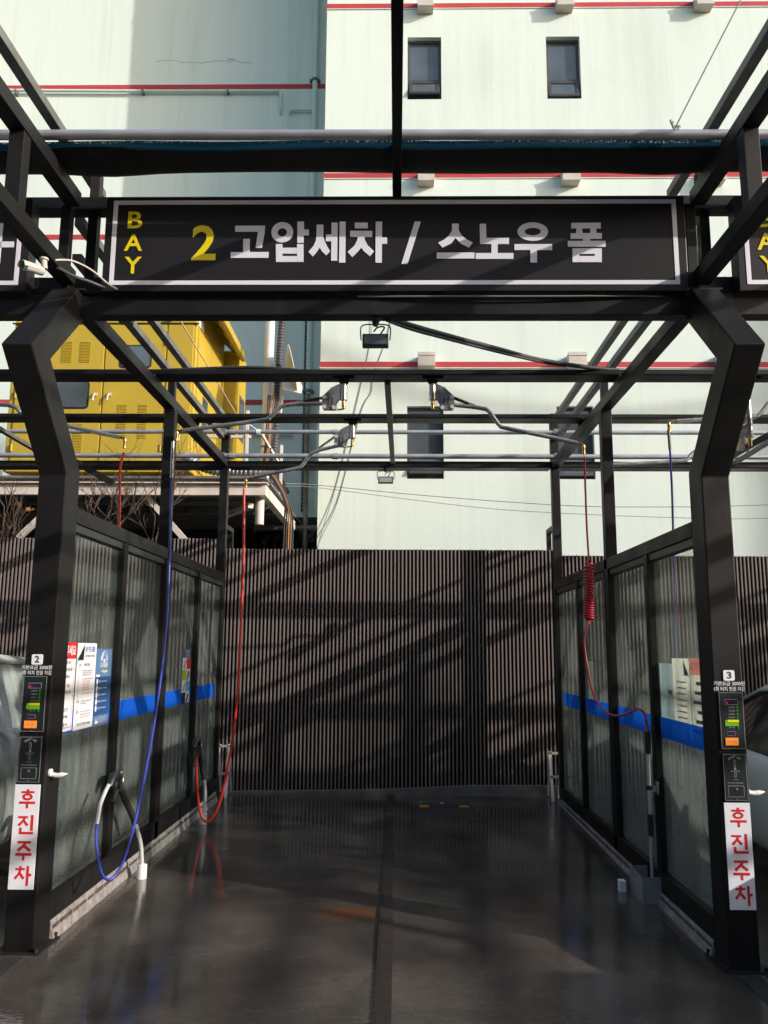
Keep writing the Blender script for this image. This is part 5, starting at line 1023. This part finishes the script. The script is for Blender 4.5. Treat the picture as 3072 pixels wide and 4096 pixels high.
line('guy_rope', [(-1.76, 2.05, 4.32), (-1.74, 3.2, 4.25), (-1.72, 4.36, 4.17)], .006, 'twine', 'thin pink rope stretched above the left rails', 'rope', 2)
line('guy_wire', [(1.62, -.36, 4.43), (2.06, -.32, 5.28), (2.8, -.25, 6.7)], .0045, 'wire', 'thin wire rising from the net pipe at the right', 'wire', 2)
line('fastening_wire', [(1.60, -.43, 4.44), (1.585, -.435, 4.455), (1.60, -.44, 4.40), (1.625, -.44, 4.36), (1.61, -.44, 4.385), (1.635, -.43, 4.42), (1.62, -.4, 4.44)], .0065, 'beige', 'pale wire twist tied round the net pipe', 'wire', 4)
line('sign_wire', [(-.15, .02, 3.63), (.35, .0, 3.622), (.9, .0, 3.622), (1.5, .02, 3.632), (1.78, .06, 3.64)], .006, 'wire', 'thin grey wire sagging under the middle sign', 'wire')
for (p0, p1, lb) in (((-1.48, 4.36, 3.985), (-1.72, 4.4, 4.17), 'white tie cord knotted on the upper water pipe'),):
    q = MB(); q.tube([p0, p1], .006, 6)
    for i in range(4): q.tube([(p0[0]+.012*i, 4.36+.028*math.cos(a), 3.963+.028*math.sin(a)) for a in [2*math.pi*k/12 for k in range(13)]], .005, 6, cap=False)
    tag(q.build('tie_cord', 'plate', loc=p0), lb, 'cord')

# ------------------------------------------------------------------ rolled shade net on its pipe
ND = thing('shade_net', 'rolled black and blue shade net hanging from a pipe above the signs', 'shade net', (0, -.4, 4.4))
MB().tube([(-9.4, -.43, 4.38), (-2, -.43, 4.384), (0, -.43, 4.376), (2, -.43, 4.368), (9.4, -.43, 4.37)], .028, 16).build('pipe', 'galv', ND)
n = MB(); NX = 150; rows = [(-.408, 4.358), (-.37, 4.362), (-.335, 4.350)]
vs = []
for i in range(NX+1):
    x = -9.2+18.4*i/NX
    for y, z in rows: vs.append((x, y, z+.004*math.sin(x*5+y*9)))
n.add(vs, [(3*i+k, 3*i+3+k, 3*i+4+k, 3*i+1+k) for i in range(NX) for k in range(2)], True); n.build('net_strip', 'net', ND, fix=False)
n = MB(); vs = []; SG = 14
for i in range(NX+1):
    x = -9.2+18.4*i/NX; sag = .018*math.exp(-((abs(x)-1.62)/.22)**2)+.006*math.sin(x*1.7)
    for k in range(SG):
        a = 2*math.pi*k/SG; ry = .14*(1+.05*math.sin(x*3.1+k)); rz = .040*(1+.10*math.sin(x*2.3+k*1.3))
        vs.append((x, -.215+ry*math.cos(a), 4.374+rz*math.sin(a)-sag*(1 if math.sin(a) < 0 else .4)))
n.add(vs, [(i*SG+k, i*SG+(k+1) % SG, (i+1)*SG+(k+1) % SG, (i+1)*SG+k) for i in range(NX) for k in range(SG)], True); n.build('rolled_net', 'blacknet', ND)

# ------------------------------------------------------------------ surveillance camera
CC = thing('surveillance_camera', 'beige bullet security camera under the left canopy arm', 'security camera', (-1.85, -.45, 3.62))
def uc(px, py, y):   # measured image points brought to world metres at depth y
    d = fw+r2*((px-1536)/3317.86)-u2*((py-2048)/3317.86); k = (y+4.6071)/d.y; return Vector((.0853, -4.6071, 1.5679))+d*k
a = uc(100, 1064, -.50); b = uc(168, 1085, -.40)
MB().tube([a, b], .0245, 18).build('camera_body', 'ivory', CC); MB().tube([a+(a-b)*.03, a-(a-b)*.02], .020, 18).build('camera_lens', 'wglass', CC)
h = MB(); dr = (b-a).normalized(); u = dr.cross(Vector((0, 0, 1))).normalized(); v = u.cross(dr); vs = []
for i, f in enumerate((-.22, .78)):
    for k in range(9): th = R(-10+200*k/8); vs.append(a+dr*f*(b-a).length+u*.0275*math.cos(th)+v*.0275*math.sin(th))
h.add(vs+[q+Vector((0, 0, .002)) for q in vs], [(k, k+1, k+10, k+9) for k in range(8)]+[(k+27, k+28, k+19, k+18) for k in range(8)]); h.build('sun_shield', 'ivory', CC)
mb_ = uc(178, 1076, -.40); mt_ = uc(176, 1040, -.40)
MB().tube([mb_, mt_], .016, 14).tube([mt_, mt_+Vector((0, 0, .010))], .024, 16).build('mount', 'ivory', CC)
MB().tube(smooth_path([(-1.79, -.38, 3.665), (-1.73, -.3, 3.70), (-1.66, -.2, 3.695), (-1.60, -.1, 3.66), (-1.565, -.03, 3.655)], 6), .006, 7).build('cord', 'ivory', CC)
line('camera_conduit', [(-1.78, -.36, 3.63), (-1.74, -.25, 3.635), (-1.68, -.15, 3.645), (-1.62, -.08, 3.64)], .010, 'duct', 'dark flexible conduit behind the security camera', 'conduit')

# ------------------------------------------------------------------ bare twigs behind the left wall
def shrub(o, hgt, seed, label):
    rng = random.Random(seed); t = thing('bare_shrub', label, 'shrub', o, 'leafless shrubs behind the left fence'); q = MB()
    def grow(p, d, L, r, lv):
        pts = [p]; n = 5
        for i in range(n):
            d = (d+Vector((rng.uniform(-.25, .25), rng.uniform(-.2, .2), rng.uniform(-.1, .22)))).normalized(); p = p+d*(L/n); pts.append(p)
            if lv < 3 and i >= 1 and rng.random() < .75:
                e = (d+Vector((rng.uniform(-1, 1), rng.uniform(-.6, .6), rng.uniform(-.1, .7)))).normalized(); grow(p, e, L*rng.uniform(.4, .62), r*.6, lv+1)
        q.tube(pts, r, 6, rf=lambda i: r*(1-.11*i))
    o = Vector(o)
    for i in range(4): grow(o, Vector((rng.uniform(-.5, .5), rng.uniform(-.2, .2), 1)).normalized(), hgt*rng.uniform(.7, 1), .013, 0)
    q.build('twigs', 'twig', t)
    lf = MB(); c = o+Vector((.28, 0, hgt*.92))
    for i in range(5):
        u = Vector((rng.uniform(-1, 1), rng.uniform(-1, 1), rng.uniform(-1, 1))).normalized(); v = u.orthogonal(); e = c+u*.03
        lf.add([e-u*.035, e-v*.02, e+u*.035, e+v*.02], [(0, 1, 2, 3)])
    lf.build('dry_leaves', 'dryleaf', t, fix=False)
shrub((-3.55, 5.45, 2.45), 1.15, 4, 'leafless brown shrub poking above the fence left of the middle post')
shrub((-2.98, 5.5, 2.5), 1.15, 9, 'leafless shrub with dry orange leaves beside the middle left post')
shrub((-4.75, 5.5, 2.4), .95, 14, 'leafless twigs above the fence at the left edge')

# ------------------------------------------------------------------ cars in the neighbouring bays
def car(xc, yn, L, W, belt, roof, body, label, suv=False):
    t = thing('parked_car', label, 'car', (xc, yn+L/2, -.05), 'cars standing in the neighbouring bays')
    z0 = -.05; hw = W/2
    # stations from the nose (low y) to the tail: (y, half width, sill, belt)
    st = [(0, .62, .32, .62), (.12, .80, .24, .70), (.5, .90, .20, .80), (1.1, .97, .18, .88), (1.6, 1.0, .18, belt), (2.4, 1.0, .18, belt+.02), (3.2, 1.0, .18, belt+.05), (3.9, .97, .22, belt+.06), (4.3, .90, .28, belt+.04), (4.45, .78, .36, belt-.10)]
    vs = []; k = L/4.45; SGn = 12
    for y, w_, a, b in st:
        ww = hw*w_
        ring = [(-ww*.88, a), (-ww*.98, a+.10), (-ww, a+.30*(b-a)+.06), (-ww*.985, a+.72*(b-a)), (-ww*.93, b-.02), (-ww*.80, b), (ww*.80, b), (ww*.93, b-.02), (ww*.985, a+.72*(b-a)), (ww, a+.30*(b-a)+.06), (ww*.98, a+.10), (ww*.88, a)]
        vs += [(xc+x, yn+y*k, z0+z) for x, z in ring]
    m_ = MB(); fs = [(i*SGn+j, i*SGn+(j+1) % SGn, (i+1)*SGn+(j+1) % SGn, (i+1)*SGn+j) for i in range(len(st)-1) for j in range(SGn)]
    fs += [tuple(range(SGn)), tuple(range((len(st)-1)*SGn+SGn-1, (len(st)-1)*SGn-1, -1))]
    m_.add(vs, fs, True); ob = m_.build('body', body, t); sb = ob.modifiers.new('sub', 'SUBSURF'); sb.levels = 2; sb.render_levels = 2
    gs = [(1.25, .80, belt-.02, .80, belt+.0), (1.95, .84, belt-.02, .66, roof-.04), (2.5, .85, belt-.0, .66, roof), (3.2, .85, belt+.02, .65, roof-.03), (3.75 if not suv else 4.1, .82, belt+.03, .62, roof-.16 if not suv else roof-.08), (4.12 if not suv else 4.36, .78, belt+.03, .72, belt+.04)]
    vs = []
    for y, wb, zb_, wt, zt_ in gs: vs += [(xc-hw*wb, yn+y*k, z0+zb_), (xc-hw*wt, yn+y*k, z0+zt_), (xc+hw*wt, yn+y*k, z0+zt_), (xc+hw*wb, yn+y*k, z0+zb_)]
    q = MB(); q.add(vs, [(4*i+j, 4*i+4+j, 4*i+5+j, 4*i+1+j) for i in range(len(gs)-1) for j in range(3)], False); q.build('window', 'foamglass' if body == 'foampaint' else 'carglass', t)
    rf = MB(); vs = []
    for y, wb, zb_, wt, zt_ in gs[1:5]: vs += [(xc-hw*(wt+.04), yn+y*k, z0+zt_-.03), (xc-hw*wt*.9, yn+y*k, z0+zt_+.022), (xc+hw*wt*.9, yn+y*k, z0+zt_+.022), (xc+hw*(wt+.04), yn+y*k, z0+zt_-.03)]
    rf.add(vs, [(4*i+j, 4*i+4+j, 4*i+5+j, 4*i+1+j) for i in range(3) for j in range(3)], True); o = rf.build('roof', body, t); o.modifiers.new('sol', 'SOLIDIFY').thickness = -.02
    for s_ in (-1, 1):
        for (a, b) in (((gs[0][0], gs[0][2], gs[0][1]), (gs[1][0], gs[1][4], gs[1][3])), ((2.62, belt, .855), (2.55, roof-.02, .665)), ((gs[5][0], gs[5][2], gs[5][1]), (gs[4][0], gs[4][4], gs[4][3]))):
            MB().bar((xc+s_*hw*(a[2]+.012), yn+a[0]*k, z0+a[1]), (xc+s_*hw*(b[2]+.012), yn+b[0]*k, z0+b[1]), .05, .03, (s_, 0, .2)).build('window_pillar', body, t)
        for y in (.82, 3.55):
            wx = xc+s_*(hw-.10); r_ = .315; tq = MB(); tq.tube([(wx-.10, yn+y*k, z0+r_), (wx-.095, yn+y*k, z0+r_), (wx+.095, yn+y*k, z0+r_), (wx+.10, yn+y*k, z0+r_)], r_, 26, rf=lambda i: (r_-.02, r_, r_, r_-.02)[i]); wh = tq.build('wheel', 'tyre', t)
            rm = MB(); ex = wx+s_*.102; rm.tube([(ex, yn+y*k, z0+r_), (ex+s_*.008, yn+y*k, z0+r_)], .05, 16)
            for j in range(5):
                th = 2*math.pi*j/5; rm.bar((ex+s_*.002, yn+y*k+.04*math.cos(th), z0+r_+.04*math.sin(th)), (ex+s_*.004, yn+y*k+.21*math.cos(th), z0+r_+.21*math.sin(th)), .012, .05, (0, -math.sin(th), math.cos(th)))
            rm.tube([(ex, yn+y*k+.205*math.cos(a_), z0+r_+.205*math.sin(a_)) for a_ in [2*math.pi*j/28 for j in range(29)]], .018, 8, cap=False); rm.build('rim', 'rim', wh)
        for y in (1.95, 2.95):
            hx = xc+s_*(hw*.975); MB().tube(smooth_path([(hx, yn+y*k, z0+belt-.13), (hx+s_*.035, yn+(y+.03)*k, z0+belt-.13), (hx+s_*.035, yn+(y+.19)*k, z0+belt-.125), (hx, yn+(y+.22)*k, z0+belt-.125)], 4), .013, 8).build('door_handle', body if suv else 'rim', t)
        MB().box(xc+s_*hw*.62-.13, xc+s_*hw*.62+.13, yn+.03*k, yn+.22*k, z0+.60, z0+.70).build('headlight', 'lamp', t, bevel=.02)
        MB().box(xc+s_*hw*.66-.13, xc+s_*hw*.66+.13, yn+4.28*k, yn+4.47*k, z0+belt-.20, z0+belt-.04).build('tail_light', 'taillamp', t, bevel=.02)
        MB().box(xc+s_*(hw+.0), xc+s_*(hw+.16), yn+1.55*k, yn+1.63*k, z0+belt, z0+belt+.12).build('door_mirror', body, t, bevel=.02)
    return t
car(3.52, -1.25, 4.5, 1.80, .86, 1.38, 'silverpaint', 'silver sedan standing behind the column numbered 3')
car(6.62, -7.3, 5.0, 1.94, 1.30, 2.32, 'plate', 'tall white van added out of view to shade the right of the floor', True)  # unseen van, added so its shadow darkens the floor at right
car(-3.53, -1.5, 4.6, 1.88, 1.02, 1.56, 'foampaint', 'dark car streaked with soap foam behind the column numbered 2', True)
